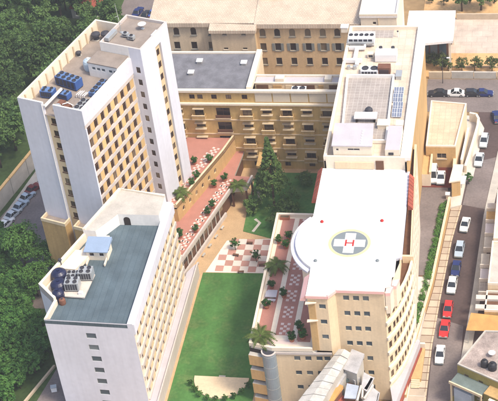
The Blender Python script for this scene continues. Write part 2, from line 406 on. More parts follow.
# right-hand street
KL = [(33.2, -60), (33.3, -31), (33.5, -18), (34.2, -6), (35.4, 11), (36.8, 22), (38.2, 37), (39.2, 51), (39.4, 54)]
KR = [(35.9, -60), (35.9, -31), (38.6, -13.6), (39.7, -5.6), (41.1, 19), (43.3, 40), (46, 54)]
mb = MB()
pl = [(32.6, -60), (32.6, -31), (33, -18), (33.8, -6), (35, 11), (36.4, 22), (37.8, 37), (38.8, 54)]
pr_ = [(44, -60), (44, -31), (44, -18), (44, -6), (45, 11), (46, 22), (48, 37), (50, 54)]
for i in range(len(pl) - 1): mb.face([(*pl[i], 0), (*pr_[i], 0), (*pr_[i + 1], 0), (*pl[i + 1], 0)])
structure('street', mb, 'asphalt')
mb = MB(); mb.face([(33.4, -60, .02), (38.4, -60, .02), (38.8, -12.5, .02), (33.7, -10.5, .02)]); mb.face([(36.9, 22.2, .02), (41.4, 21.0, .02), (43.0, 38, .02), (38.3, 36, .02)])
structure('street_patch', mb, 'asphalt_grey')
mb = MB(); mb.face([(27, 54, .0), (90, 54, .0), (90, 66.5, .0), (27, 66.5, .0)]); structure('rear_street', mb, 'asphalt_grey')
mb = MB(); mb.face([(24, 77, .0), (90, 77, .0), (90, 91, .0), (24, 92, .0)]); structure('upper_plaza', mb, 'plaza')
mb = MB(); mb.face([(24, 67, .01), (90, 67, .01), (90, 77, .01), (24, 77, .01)]); mb.face([(24, 92, .01), (90, 91, .01), (90, 140, .01), (24, 140, .01)]); structure('orange_bank', mb, 'orange_earth')
mb = MB(); mb.face([(-44, 78, .0), (-24, 78, .0), (-24, 130, .0), (-52, 130, .0), (-52, 96, .0)]); structure('rear_car_park', mb, 'asphalt_grey')
mb = MB(); mb.face([(-66, -12, .0), (-40, -12, .0), (-40, 34, .0), (-54.5, 34, .0), (-57.5, 18, .0), (-62, 2, .0)]); structure('car_park', mb, 'asphalt_grey')
mb = MB(); mb.face([(-40.2, -60, .0), (-28, -60, .0), (-28, -36, .0), (-34.2, -27, .0)]); structure('service_lane', mb, 'asphalt_grey')

# pavement along the street: kerb and individual slabs
def lerp(pts, y):
    for (x0, y0), (x1, y1) in zip(pts, pts[1:]):
        if y0 <= y <= y1: return x0 + (x1 - x0) * (y - y0) / (y1 - y0)
    return pts[-1][0]
WALL_E = [(29.6, -60), (29.8, -31), (30.6, -17), (32.5, -3), (33.6, 11), (34.5, 22)]
mb = MB()
ys = [-60, -45, -31, -24, -18, -12, -6, 0, 6, 11, 17, 22]
for y0, y1 in zip(ys, ys[1:]):
    mb.prism([(lerp(WALL_E, y0) + .2, y0), (lerp(KL, y0), y0), (lerp(KL, y1), y1), (lerp(WALL_E, y1) + .2, y1)], -.02, .11)
pv = structure('pavement', mb, 'wood')
for i in range(30):
    y0 = -34 + i * 1.87; y1 = y0 + 1.70
    if y1 > 22: break
    q = MB(); q.prism([(lerp(WALL_E, y0) + .3, y0), (lerp(KL, y0) - .34, y0), (lerp(KL, y1) - .34, y1), (lerp(WALL_E, y1) + .3, y1)], .10, .15)
    link('paving_slab', q.mesh('paving_slab', ['slab']), pv)
    q = MB(); q.prism([(lerp(KL, y0) - .28, y0), (lerp(KL, y0) + .03, y0), (lerp(KL, y1) + .03, y1), (lerp(KL, y1) - .28, y1)], -.01, .16)
    link('kerb_stone', q.mesh('kerb_stone', ['kerb']), pv)
mb = MB()
KR2 = [(37.6, -60), (38.0, -31), (39.0, -18), (39.9, -6), (41.2, 19), (43.3, 40)]
ys = [-60, -31, -18, -6, 6, 19, 30, 40]
for y0, y1 in zip(ys, ys[1:]):
    mb.prism([(lerp(KR2, y0), y0), (lerp(KR2, y0) + 1.6, y0), (lerp(KR2, y1) + 1.6, y1), (lerp(KR2, y1), y1)], -.02, .13)
structure('pavement', mb, 'cement')

# delivery court and ramp between the hospital and the street
mb = MB(); mb.prism([(27.5, -1), (32.5, -1), (33.4, 11), (34.3, 21), (33.4, 30), (27.5, 32)], -.02, 1.6); structure('delivery_court', mb, 'asphalt_grey')
mb = MB(); mb.prism([(28.5, -34), (30, -34), (32.4, -1.02), (28, -1.02)], -.02, [.12, .12, 1.6, 1.6]); structure('ramp', mb, 'concrete')
mb = MB(); mb.box(27.6, 32.1, -1.25, -.95, 1.55, 1.66); structure('ramp_drain', mb, 'wood')
mb = MB(); mb.box(28.4, 34.6, 25.6, 33.4, 1.5, 1.63); structure('parking_bay', mb, 'redasphalt')
mb = MB(); mb.prism([(33, 20), (36.6, 21.5), (37.8, 36), (34.8, 34), (33.6, 26)], -.02, .5); structure('gate_apron', mb, 'concrete')

# ================================================================== trees and plants
def leaf_cloud(mb, clumps, per, size, rng, m=0, flat=.6):
    for cx, cy, cz, cr in clumps:
        for _ in range(per):
            while True:
                x, y, z = rng.uniform(-1, 1), rng.uniform(-1, 1), rng.uniform(-1, 1)
                if x*x + y*y + z*z <= 1: break
            px, py, pz = cx + x*cr, cy + y*cr, cz + z*cr*.75
            n = Vector((x + rng.uniform(-.6, .6), y + rng.uniform(-.6, .6), z + flat + rng.uniform(-.4, .4)))
            if n.length < .05: n = Vector((0, 0, 1))
            n.normalize(); t = n.orthogonal().normalized(); t.rotate(Matrix.Rotation(rng.uniform(0, 6.28), 3, n)); b = n.cross(t)
            s = size * rng.uniform(.6, 1.3); p = Vector((px, py, pz))
            mb.face([p - t*s, p - b*s*.55 , p + t*s, p + b*s*.55], m)
def tree_meshes(seed, h, r, nclump, per, size, leaf, lobes=5, trunk_r=.28, low=.35):
    rng = random.Random(seed); t = MB()
    t.bar((0, 0, -.3), (rng.uniform(-.2, .2), rng.uniform(-.2, .2), h*.45), trunk_r, n=7, r2=trunk_r*.6)
    cl = []
    lobe = [(rng.uniform(-.45, .45)*r, rng.uniform(-.45, .45)*r, h*(low + .12 + rng.uniform(0, .42)), r*rng.uniform(.45, .7)) for _ in range(lobes)]
    lobe.append((0, 0, h*.72, r*.65))
    for lx, ly, lz, lr in lobe:
        t.bar((0, 0, h*.38), (lx*.8, ly*.8, lz), trunk_r*.5, n=5, r2=trunk_r*.15)
    for i in range(nclump):
        lx, ly, lz, lr = lobe[i % len(lobe)]
        d = Vector((rng.gauss(0, 1), rng.gauss(0, 1), rng.gauss(.25, 1))).normalized() * lr * rng.uniform(.65, 1.05)
        cl.append((lx + d.x, ly + d.y, min(max(lz + d.z*.85, h*low*.6), h), r*rng.uniform(.16, .30)))
    f = MB(); leaf_cloud(f, cl, per, size, rng)
    return t.mesh('trunk', ['bark'], smooth=True), f.mesh('crown', [leaf])
def plant_tree(name, meshes, label, cat, p, s=1.0, group=None, sz=None):
    o = thing(name, label, cat, p, R.uniform(0, 6.28), group, world=False)
    o.scale = (s, s, s if sz is None else sz)
    link('trunk', meshes[0], o); link('crown', meshes[1], o)
    return o
FT = [tree_meshes(100 + i, 10.5, 4.2, 70, 34, .34, 'leafdark', 6) for i in range(4)]
BT = [tree_meshes(200 + i, 8, 3.6, 70, 34, .30, 'leafmid', 6) for i in range(2)]
VT = [tree_meshes(300 + i, 4.4, 2.0, 36, 30, .22, 'leafvine', 5, .14, .2) for i in range(3)]
BR = tree_meshes(400, 9.5, 4.7, 120, 40, .28, 'leafbright', 8)
OT = [tree_meshes(500 + i, 4.2, 2.2, 34, 26, .22, 'leafolive', 5, .16, .25) for i in range(2)]
# woodland behind the tower
spots = []
rr = random.Random(11)
tries = 0
while len(spots) < 105 and tries < 6000:
    tries += 1
    x, y = rr.uniform(-112, -42), rr.uniform(27, 140)
    if x > -53 and y < 62 and x > -58 + (y - 27) * .1: continue
    if x > -54 and y > 88: continue
    if x > -48: continue
    if x > -61 + (y - 20) * .12 and y < 47: continue
    if x < -64 - (y - 20) * .42 - 8: continue
    if all((x - a)**2 + (y - b)**2 > 5.0**2 for a, b in spots): spots.append((x, y))
for i, (x, y) in enumerate(spots):
    plant_tree('woodland_tree', FT[i % 4] if rr.random() < .8 else BT[i % 2], 'dark green tree in the dense wood behind the tall tower', 'tree', (x, y, 0), rr.uniform(.8, 1.25), 'trees of the wood behind the tower')
# orchard rows beside the low block
i = 0
for a in range(0, 14):
    for b in range(0, 24):
        x = -37.6 - a * 2.1 + rr.uniform(-.35, .35); y = -42 + b * 2.2 + rr.uniform(-.35, .35)
        if x > -36.6 - max(0, -28 - y) * .45 + 0 and y < -24: continue
        if y > -14 + max(0, (-38 - x)) * 1.75 - 6: continue
        if x > -34 - (y + 29) * -.02 : continue
        if y > -22 and x > -38.0: continue
        i += 1
        plant_tree('orchard_bush', VT[i % 3], 'leafy green bush in the dense orchard left of the low white block', 'bush', (x, y, 0), rr.uniform(.85, 1.2), 'bushes of the orchard')
# big bright tree by the car park, a second at the tower foot
plant_tree('broadleaf_tree', BR, 'large bright green round tree beside the small car park', 'tree', (*G(27, 270, 0).xy, 0), 1.0)
plant_tree('broadleaf_tree', BR, 'bright green tree squeezed between round tree and brown tower base', 'tree', (*G(52, 272, 0).xy, 0), .72)
plant_tree('broadleaf_tree', BR, 'bright green tree at the edge of orchard and low white block', 'tree', (*G(38, 296, 0).xy, 0), .72)

# conifer in the garden
def conifer(label, p, h, r):
    rng = random.Random(5); t = MB(); t.bar((0, 0, -.2), (0, 0, h*.95), .3, n=8, r2=.05); f = MB()
    cl = []
    for i in range(340):
        k = rng.random()**.75; z = h*(.06 + .92*k); rr_ = r*(1 - k)**1.25 * rng.uniform(.55, 1.05) + .1; a = rng.uniform(0, 6.28)
        cl.append((rr_*math.cos(a), rr_*math.sin(a), z - rr_*.15, .28 + .55*(1 - k)))
    leaf_cloud(f, cl, 32, .22, rng, 0, .3)
    o = thing('conifer_tree', label, 'tree', p, 0, world=False)
    link('trunk', t.mesh('trunk', ['bark']), o); link('crown', f.mesh('crown', ['leafcon']), o)
conifer('tall dark conifer with pointed top in the garden court', (-1.0, 20.4, 0), 17.8, 5.6)
GT = [tree_meshes(600 + i, 4.2, 2.1, 46, 30, .22, 'leafcon', 5, .14, .15) for i in range(2)]
for x, y, s, lab in ((-4.6, 18.2, 1.0, 'green garden tree left of the tall conifer'), (1.8, 17.2, 1.1, 'green garden tree right of the tall conifer'),
                     (9.6, 28.5, .8, 'green garden tree nearest the white hospital wing'),
                     (.6, 13.8, 1.0, 'low green garden tree in front of the conifer'), (-3.6, 25.4, .9, 'green garden tree by the garden steps'),
                     (4.4, 27.6, .9, 'green garden tree against the tan balcony wing')):
    plant_tree('garden_tree', GT[int(x) % 2], lab, 'tree', (x, y, .08), s)
# potted shrubs
def shrub_meshes(seed):
    rng = random.Random(seed); p = MB(); p.lathe(0, 0, [(.0, 0), (.34, 0), (.46, .52), (.50, .52), (.50, .6), (.40, .6), (.38, .52), (0, .5)], 12)
    t = MB(); t.bar((0, 0, .5), (0, 0, .95), .06, n=6)
    cl = []
    for _ in range(26):
        d = Vector((rng.gauss(0, 1), rng.gauss(0, 1), rng.gauss(.2, 1))).normalized() * rng.uniform(.35, .72)
        cl.append((d.x, d.y, 1.25 + d.z*.85, .26))
    f = MB(); leaf_cloud(f, cl, 24, .12, rng)
    return p.mesh('pot', ['terracotta'], smooth=False), t.mesh('stem', ['bark']), f.mesh('foliage', ['leafbush'])
SH = [shrub_meshes(s) for s in (1, 2, 3)]
def shrub(label, p, s=1.0, group=None):
    o = thing('potted_shrub', label, 'shrub', p, R.uniform(0, 6), group, world=False); o.scale = (s, s, s)
    m = SH[R.randrange(3)]
    for nm, me in zip(('pot', 'stem', 'foliage'), m): link(nm, me, o)
# palms
def frond_mesh(L, droop):
    mb = MB(); n = 9; prev = None
    for k in range(n):
        t = k / (n - 1); x = L * t; z = .55*L*t - droop*L*t*t*1.1; wv = .34 * math.sin(math.pi*(.12 + .86*t)) * L / 2.2
        c = Vector((x, 0, z))
        if prev is not None:
            pc, pw = prev
            d = (c - pc)
            for s in (-1, 1):       # leaflets: slanted slips with gaps
                for q in (0.0, .5):
                    a = pc + d*q; b2 = pc + d*(q + .62)
                    tip = Vector((a.x + d.x*1.1, s*(pw + wv)/2*1.7, a.z - .12))
                    mb.face([a, b2, tip])
        prev = (c, wv)
    mb.bar((0, 0, 0), (L*.5, 0, .55*L*.5 - droop*L*.25*1.1), .035, n=4, r2=.02)
    return mb.mesh('frond', ['leafpalm'])
FRD = [frond_mesh(2.3, .75), frond_mesh(2.1, 1.05), frond_mesh(1.9, .35)]
def palm(label, p, th=1.0, s=1.0, pot=True):
    o = thing('palm', label, 'palm', p, R.uniform(0, 6), world=False); o.scale = (s, s, s)
    if pot:
        q = MB(); q.lathe(0, 0, [(0, 0), (.5, 0), (.65, .55), (.7, .55), (.7, .65), (.55, .65), (.5, .55), (0, .55)], 14); link('pot', q.mesh('pot', ['terracotta']), o)
    q = MB(); q.lathe(0, 0, [(.24, .1), (.27, .3), (.22, .5), (.26, .7), (.22, th*.8), (.27, th), (.1, th + .25), (0, th + .3)], 9); link('trunk', q.mesh('trunk', ['bark']), o)
    for k in range(20):
        f = link('frond', FRD[k % 3], o, (0, 0, th + .12), k*2.4)
        f.scale = (R.uniform(.85, 1.1),)*3; f.rotation_euler = (R.uniform(-.15, .15), R.uniform(-.25, .25), k*2.4 + R.uniform(-.2, .2))

# ================================================================== 1. the tall tower
TA = -17.0
tw = thing('hospital_tower', 'tall white tower with yellow window grid and machines on its roof', 'building', (-40.8, -1.2, 0), rad(TA), world=False)
TOPZ, RZ, CORE = 42.0, 39.4, 44.4
ST = 2.75
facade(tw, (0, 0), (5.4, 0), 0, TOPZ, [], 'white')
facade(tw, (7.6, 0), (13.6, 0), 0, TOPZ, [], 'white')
m = MB(); m.face([(5.4, 0, 0), (5.4, .5, 0), (5.4, .5, TOPZ - 1.2), (5.4, 0, TOPZ)]); m.face([(7.6, .5, 0), (7.6, 0, 0), (7.6, 0, TOPZ), (7.6, .5, TOPZ - 1.2)]); part('slot_side', m, 'white', tw)
facade(tw, (5.4, .5), (7.6, .5), 0, RZ, [(.75, RZ - 2.2 - k*ST, 1.15, 1.3) for k in range(13)], 'yellow2', .15, fr='wood')
m = MB(); m.bar((5.25, -.08, 0), (5.25, -.08, TOPZ - .2), .09, 0, 8); part('drain_pipe', m, 'duct', tw)
# east wall: bands, windows, yellow panels
wins = []; rows = 12; bay = 2.36; GT0 = 38.0
for k in range(rows):
    for c in range(7): wins.append((.6 + c*bay, GT0 - ST*(k + 1) + .82, 1.12, 1.85))
facade(tw, (13.6, 0), (13.6, 17.5), 0, TOPZ, wins, 'greyband', .16, 'wood', sill=False)
pm = MB(); pm.box(-.06, .05, 0, 1.16, 0, 1.85); pmesh = pm.mesh('panel', ['yellow'])
for k in range(rows):
    for c in range(7): link('panel', pmesh, tw, (13.62, 1.76 + c*bay, GT0 - ST*(k + 1) + .82))
bm = MB(); bm.box(0, .14, .02, 17.45, 0, .74); bmesh_ = bm.mesh('band', ['greyband'])
for k in range(rows + 1): link('band', bmesh_, tw, (13.605, 0, GT0 - ST*k + .02 if k else GT0 - .02))
cm = MB(); cm.box(0, .26, 0, .34, 0, 34); cmesh = cm.mesh('corner_pier', ['white'])
link('corner_pier', cmesh, tw, (13.602, .0, 4.0))
m = MB(); m.box(13.602, 13.80, .0, 17.49, 38.75, 42.0); part('fascia', m, 'white', tw)
vm = MB(); vm.box(0, .06, 0, .62, 0, .42); vmesh = vm.mesh('vent', ['pad'])
for c in range(7): link('vent', vmesh, tw, (13.802, 1.2 + c*bay, 39.9))
# stair core
facade(tw, (13.6, 17.5), (16.2, 17.5), 0, CORE, [(.95, GT0 + 1.0 - ST*(k), .85, 1.3) for k in range(13)], 'white', .14, 'wood', sill=False)
facade(tw, (16.2, 17.5), (16.2, 22.4), 0, CORE, [], 'white')
facade(tw, (16.2, 24.4), (16.2, 27.5), 0, CORE, [], 'white')
facade(tw, (15.75, 22.4), (15.75, 24.4), 0, CORE - 2.6, [(.75, CORE - 5.2 - ST*k, 1.0, 1.4) for k in range(13)], 'yellow2', .15, 'wood', sill=False)
m = MB(); m.box(15.6, 16.2, 22.4, 24.4, CORE - 2.6, CORE); m.face([(16.2, 22.4, 0), (15.75, 22.4, 0), (15.75, 22.4, CORE - 2.6), (16.2, 22.4, CORE - 2.6)]); m.face([(15.75, 24.4, 0), (16.2, 24.4, 0), (16.2, 24.4, CORE - 2.6), (15.75, 24.4, CORE - 2.6)]); part('core_lintel', m, 'white', tw)
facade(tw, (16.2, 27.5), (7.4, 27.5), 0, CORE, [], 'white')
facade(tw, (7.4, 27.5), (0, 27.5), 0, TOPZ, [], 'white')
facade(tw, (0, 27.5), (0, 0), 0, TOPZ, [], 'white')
m = MB(); m.face([(7.4, 27.5, RZ), (7.4, 17.5, RZ), (7.4, 17.5, CORE), (7.4, 27.5, CORE)]); m.face([(7.4, 17.5, RZ), (13.6, 17.5, RZ), (13.6, 17.5, CORE), (7.4, 17.5, CORE)]); part('core_wall', m, 'whitewall', tw)
m = MB(); m.face([(.02, .02, RZ), (13.58, .02, RZ), (13.58, 17.5, RZ), (7.4, 17.5, RZ), (7.4, 27.48, RZ), (.02, 27.48, RZ)]); part('roof', m, 'roof_brown', tw)
m = MB(); m.face([(7.4, 17.5, CORE - .55), (16.2, 17.5, CORE - .55), (16.2, 27.5, CORE - .55), (7.4, 27.5, CORE - .55)]); part('core_roof', m, 'roof_brown', tw)
parapet(tw, [(7.404, 17.504), (16.196, 17.504), (16.196, 27.496), (7.404, 27.496)], CORE - .6, CORE + .02, .32, 'greyband')
m = MB(); m.box(.004, .38, .004, 27.496, RZ - .02, TOPZ + .02); part('parapet', m, 'creamlight', tw)
m = MB(); m.box(.382, 7.4, 27.1, 27.496, RZ - .02, TOPZ + .02); part('parapet', m, 'creamlight', tw)
m = MB(); m.box(.382, 5.396, .004, .34, RZ - .02, TOPZ + .02); part('parapet', m, 'whitewall', tw)
m = MB(); m.box(7.604, 13.596, .004, .34, RZ - .02, TOPZ + .02); part('parapet', m, 'whitewall', tw)
m = MB(); m.box(13.25, 13.596, .342, 17.496, RZ - .02, TOPZ + .02); part('parapet', m, 'whitewall', tw)
rm = MB(); rm.box(0, .30, 0, .3, 0, 2.3); rmesh = rm.mesh('parapet_rib', ['cream'])
for k in range(11): link('parapet_rib', rmesh, tw, (.382, 1.6 + k*2.35, RZ))
m = MB(); m.box(5.6, 5.95, .0, 5.8, TOPZ - .9, TOPZ - .5); part('roof_beam', m, 'whitewall', tw)
# brown bases at the foot
for x0, x1 in ((.1, 5.5), (7.5, 13.5)):
    facade(tw, (x0, -1.9), (x1, -1.9), 0, 15.2, [], 'tower_tan'); facade(tw, (x1, -1.9), (x1, -.01), 0, 15.2, [], 'tower_tan'); facade(tw, (x0, -.01), (x0, -1.9), 0, 15.2, [], 'tower_tan')
    m = MB(); m.face([(x0, -1.9, 14.6), (x1, -1.9, 14.6), (x1, -.01, 14.6), (x0, -.01, 14.6)]); part('base_roof', m, 'roof_brown', tw)
    m = MB(); m.box(x0 - .05, x1 + .05, -1.95, -1.65, 14.6, 15.3); m.box(x0 - .05, x0 + .25, -1.649, -.02, 14.6, 15.3); m.box(x1 - .25, x1 + .05, -1.649, -.02, 14.6, 15.3); part('base_parapet', m, 'cream', tw)
# penthouse
px0, px1, py0, py1 = 6.9, 13.2, 13.4, 17.45
facade(tw, (px0, py0), (px1, py0), RZ, RZ + 2.9, [(.7 + k*1.05 + (0.5 if k > 2 else 0), RZ + 1.55, .8, .65) for k in range(5)], 'whitewall', .15, 'framewhite', 'glassblue', False, name='penthouse_wall')
facade(tw, (px0, py1), (px0, py0), RZ, RZ + 2.9, [], 'whitewall', name='penthouse_wall'); facade(tw, (px1, py0), (px1, py1), RZ, RZ + 2.9, [], 'whitewall', name='penthouse_wall')
m = MB(); m.box(px0 - .1, px1 + .1, py0 - .1, py1, RZ + 2.9, RZ + 3.1); part('penthouse_roof', m, 'roof_brown', tw)

def tw_thing(name, label, cat, u, v, z=RZ, a=0, group=None):
    p = tw_mat @ Vector((u, v, z)); return thing(name, label, cat, p, rad(TA) + a, group, world=False)
tw_mat = Matrix.Translation((-40.8, -1.2, 0)) @ Matrix.Rotation(rad(TA), 4, 'Z')
def chiller(o, L, W, H, nf, body='bluemach', rows=2, top='bluemach2'):
    b = MB(); b.box(-L/2, L/2, -W/2, W/2, .25, H, 0, 1); link('body', b.mesh('body', [body, top]), o)
    b = MB(); b.box(-L/2 + .1, L/2 - .1, -W/2 + .1, W/2 - .1, 0, .25); link('base', b.mesh('base', ['fan']), o)
    g = MB(); n = 5
    for k in range(n): g.box(-L/2 + .2 + k*(L - .4)/n, -L/2 + .2 + (k + .8)*(L - .4)/n, -W/2 - .03, -W/2 + .02, .45, H - .2)
    link('grille', g.mesh('grille', ['fan']), o)
    r = min(L/nf, W/rows)*.38
    fm = MB(); fm.lathe(0, 0, [(r, 0), (r*1.05, .16), (r*.9, .16), (r*.88, .03), (0, .03)], 14); f2 = fm.mesh('fan', ['fan'])
    for i in range(nf):
        for j in range(rows): link('fan', f2, o, (-L/2 + (i + .5)*L/nf, -W/2 + (j + .5)*W/rows, H))
o = tw_thing('chiller', 'long blue chiller with dark fans on the tower roof', 'chiller', 4.9, 9.4, a=rad(-8)); chiller(o, 5.0, 2.0, 2.0, 4)
o = tw_thing('chiller', 'blue chiller beside the roof gap of the tower', 'chiller', 3.0, 5.2, a=rad(8)); chiller(o, 2.6, 1.6, 1.6, 2)
o = tw_thing('chiller', 'short blue chiller in front of the long blue chiller', 'chiller', 6.2, 5.7, a=rad(-5)); chiller(o, 2.3, 1.4, 1.3, 2)
o = tw_thing('cooling_unit', 'low blue cooling bank along the right parapet, near the front corner', 'cooler', 11.4, 3.2, a=rad(90)); chiller(o, 4.4, 2.2, 1.1, 4, 'bluemach2', 2, 'metal')
o = tw_thing('cooling_unit', 'low blue cooling bank along the right parapet, nearer the penthouse', 'cooler', 11.5, 9.6, a=rad(90)); chiller(o, 4.6, 2.2, 1.1, 4, 'bluemach2', 2, 'bluemach2')
o = tw_thing('pump_set', 'brown and grey pump set behind the roof gap of the tower', 'machine', 7.6, 3.0)
m = MB(); m.box(-.9, .2, -.7, .7, 0, 1.2); m.box(.3, 1.4, -.5, .6, 0, .8); link('housing', m.mesh('housing', ['brownmach']), o)
m = MB(); m.cyl(-.2, -1.3, 0, 1.5, .45, 12); link('tank', m.mesh('tank', ['metal']), o)
m = MB(); m.bar((-.2, -.9, 1.1), (.8, .4, 1.0), .1); m.bar((.8, .4, 1.0), (1.9, .5, .5), .1); link('pipe', m.mesh('pipe', ['duct']), o)
o = tw_thing('pipe_cluster', 'tangle of white pipes between blue units on the tower roof', 'pipes', 9.1, 6.9)
for k in range(5):
    m = MB(); x = -.9 + k*.42; m.bar((x, -.5 + .15*(k % 2), .1), (x + .1, -.5, .75), .08); m.bar((x + .1, -.5, .75), (x + .35, .7, .8 + .1*(k % 3)), .08); link('pipe', m.mesh('pipe', ['duct']), o)
o = tw_thing('water_tank', 'pale blue domed water tank beside the tower penthouse', 'tank', 5.6, 15.4)
m = MB(); m.lathe(0, 0, [(0, 0), (1.0, 0), (1.1, .4), (1.1, 1.5), (.95, 1.95), (.6, 2.2), (0, 2.3)], 18); link('shell', m.mesh('shell', [mat('pale_blue_tank', (.45, .55, .62), .5)], smooth=True), o)
m = MB(); m.cyl(0, 0, 2.25, 2.45, .28, 12); link('lid', m.mesh('lid', ['duct']), o)
for lab, u, v in (('round dark roof fan in rear left corner of tower roof, nearer the parapet', 1.5, 24.6), ('round dark roof fan in rear left corner of tower roof, nearer the stair core', 3.2, 25.4), ('small round dark roof vent halfway along the left tower parapet', 1.2, 18.6)):
    o = tw_thing('roof_fan', lab, 'fan', u, v); s = .95 if v > 20 else .6
    m = MB(); m.lathe(0, 0, [(0, 0), (.6*s, 0), (.6*s, 1.0*s), (.95*s, 1.1*s), (.9*s, 1.5*s), (.3*s, 1.8*s), (0, 1.8*s)], 14); link('cowl', m.mesh('cowl', ['fan'], smooth=True), o)
    m = MB(); m.box(-.7*s, .7*s, -.7*s, .7*s, -.0, .15); link('curb', m.mesh('curb', ['cement']), o)
o = tw_thing('antenna_mast', 'thin mast standing on the stair core roof of the tower', 'mast', 9.3, 22.3, CORE - .5)
m = MB(); m.bar((0, 0, 0), (-.3, 0, 6.2), .07, 0, 6, .04); link('pole', m.mesh('pole', ['metal']), o); m = MB(); m.box(-.25, .25, -.25, .25, 0, .12); link('base', m.mesh('base', ['metal']), o)
for k in range(3):
    m = MB(); m.bar((-.1, 0, 2.0 + k*.8), (math.cos(k*2.1)*.7 - .1, math.sin(k*2.1)*.7, 2.0 + k*.8), .03); link('arm', m.mesh('arm', ['metal']), o)
o = tw_thing('satellite_dish', 'white dish on the stair core roof of the tower', 'dish', 12.6, 24.6, CORE - .5)
m = MB(); m.lathe(0, 0, [(0, .7), (.35, .76), (.65, .92), (.8, 1.1), (.62, .97), (.33, .82), (0, .76)], 16); link('dish', m.mesh('dish', ['duct'], smooth=True), o); m = MB(); m.bar((0, 0, 0), (0, 0, .75), .06); m.box(-.3, .3, -.3, .3, 0, .08); link('foot', m.mesh('foot', ['metal']), o)
for lab, u, v in (('grey air unit in middle of the stair core roof, left of pair', 10.9, 21.2), ('grey air unit in middle of the stair core roof, right of pair', 12.5, 20.7)):
    o = tw_thing('air_unit', lab, 'air conditioner', u, v, CORE - .5); chiller(o, 1.2, .8, .9, 1, 'metal', 1, 'metal')
o = tw_thing('duct_box', 'long metal duct at the left edge of the stair core roof', 'duct', 8.3, 20.2, CORE - .5)
m = MB(); m.box(-.45, .45, -1.6, 1.6, .15, .85); link('casing', m.mesh('casing', ['metal']), o); m = MB(); m.box(-.3, .3, -1.3, -1.0, 0, .15); m.box(-.3, .3, 1.0, 1.3, 0, .15); link('foot', m.mesh('foot', ['metal']), o)

# ================================================================== 2. the low white block in the left foreground
FZ = 21.5
FB = [(-29.8, -36.8), (-14.3, -37.2), (-14.3, -5.0), (-24.5, -3.4), (-33.0, -28.7), (-29.3, -32.2)]
fb = thing('white_block', 'lower white block with blue grey flat roof in left foreground', 'building', (-23, -22, 0))
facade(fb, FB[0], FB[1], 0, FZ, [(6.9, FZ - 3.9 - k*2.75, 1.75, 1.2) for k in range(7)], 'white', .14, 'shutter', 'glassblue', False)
wins = []
for k in range(7):
    for c in range(13): wins.append((1.5 + c*2.35, FZ - 4.35 - k*2.75, .7, 1.6))
facade(fb, FB[1], FB[2], 0, FZ, wins, 'creamlight', .15, 'wood', sill=False)
pm = MB(); pm.box(0, 1.3, -.06, .04, 0, 1.6); pmesh = pm.mesh('panel', ['yellow2'])
P, ang, L = along(fb, FB[1], FB[2])
for k in range(7):
    for c in range(13): link('panel', pmesh, fb, P(2.28 + c*2.35, FZ - 4.35 - k*2.75), ang)
bm = MB(); bm.box(.3, L - .1, -.28, -.01, 0, .80); bm2 = bm.mesh('band', ['greyband'])
for k in range(7): link('band', bm2, fb, P(0, FZ - 5.32 - k*2.75), ang)
bm = MB(); bm.box(.0, L, -.30, -.01, 0, 2.3); link('fascia', bm.mesh('fascia', ['white']), fb, P(0, FZ - 2.4), ang)
fm = MB(); fm.box(0, .22, -.58, -.01, 0, 1.78); fmesh = fm.mesh('fin', ['greyband'])
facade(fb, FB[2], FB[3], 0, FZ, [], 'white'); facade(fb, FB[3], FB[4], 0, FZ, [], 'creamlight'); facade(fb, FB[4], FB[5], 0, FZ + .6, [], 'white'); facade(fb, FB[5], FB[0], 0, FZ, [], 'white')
m = MB(); m.prism(shrink(FB), FZ - 1.3, FZ - 1.0); part('roof', m, 'roof_blue', fb)
m = MB(); m.box(-15.2, -14.306, -37.19, -5.02, FZ - 1.0, FZ + .05); part('parapet', m, 'white', fb)
m = MB(); m.prism([(-29.8, -36.8), (-15.2, -37.18), (-15.2, -36.85), (-29.5, -36.48)], FZ - 1.0, FZ - .25); part('parapet', m, 'roof_blue', fb)
m = MB(); m.prism([(-33.0, -28.7), (-29.3, -32.2), (-29.0, -31.8), (-32.4, -28.5), (-24.4, -4.6), (-24.5, -3.4)], FZ - 1.0, FZ + .62); part('parapet', m, 'creamlight', fb)
m = MB(); m.prism([(-29.3, -32.2), (-29.8, -36.8), (-29.3, -36.5), (-28.8, -32.0)], FZ - 1.0, FZ + .1); part('parapet', m, 'creamlight', fb)
m = MB(); m.prism([(-32.2, -28.3), (-30.0, -29.8), (-27.3, -22.5), (-24.0, -16.5), (-24.0, -14), (-25.9, -14), (-28.0, -17.2)], FZ - 1.0, FZ - .72); part('roof_terrace', m, 'creamlight', fb)
m = MB(); m.prism([(-30.7, -24.0), (-27.6, -24.2), (-25.6, -19.2), (-28.9, -19.0)], FZ - .72, FZ + .1); part('roof_plinth', m, 'creamlight', fb)
# rear raised block with arched door
RB = [(-28.3, -15.2), (-25.9, -15.4), (-22.9, -10.6), (-15.25, -10.6), (-15.25, -5.05), (-24.4, -3.45)]
m = MB(); m.prism(RB, FZ - 1.0, FZ + 1.5, 0, 1); part('stair_head', m, ['whitewall', 'cement'], fb)
m = MB(); m.prism([(-28.35, -15.25), (-24.45, -3.4), (-24.0, -3.6), (-27.9, -15.2)][::-1], FZ + 1.5, FZ + 1.85); m.prism([(-24.0, -3.6), (-24.45, -3.4), (-15.25, -5.0), (-15.25, -5.5)][::-1], FZ + 1.5, FZ + 1.85); part('parapet', m, 'creamlight', fb)
m = MB(); a = [(-.62, 0), (.62, 0), (.62, 1.3)] + [(.62*math.cos(t), 1.3 + .62*math.sin(t)) for t in (.5, 1.0, 1.57, 2.1, 2.6)] + [(-.62, 1.3)]
m.face([(-21.4 + x, -10.63, FZ - 1.0 + z) for x, z in a]); part('door', m, 'void', fb)
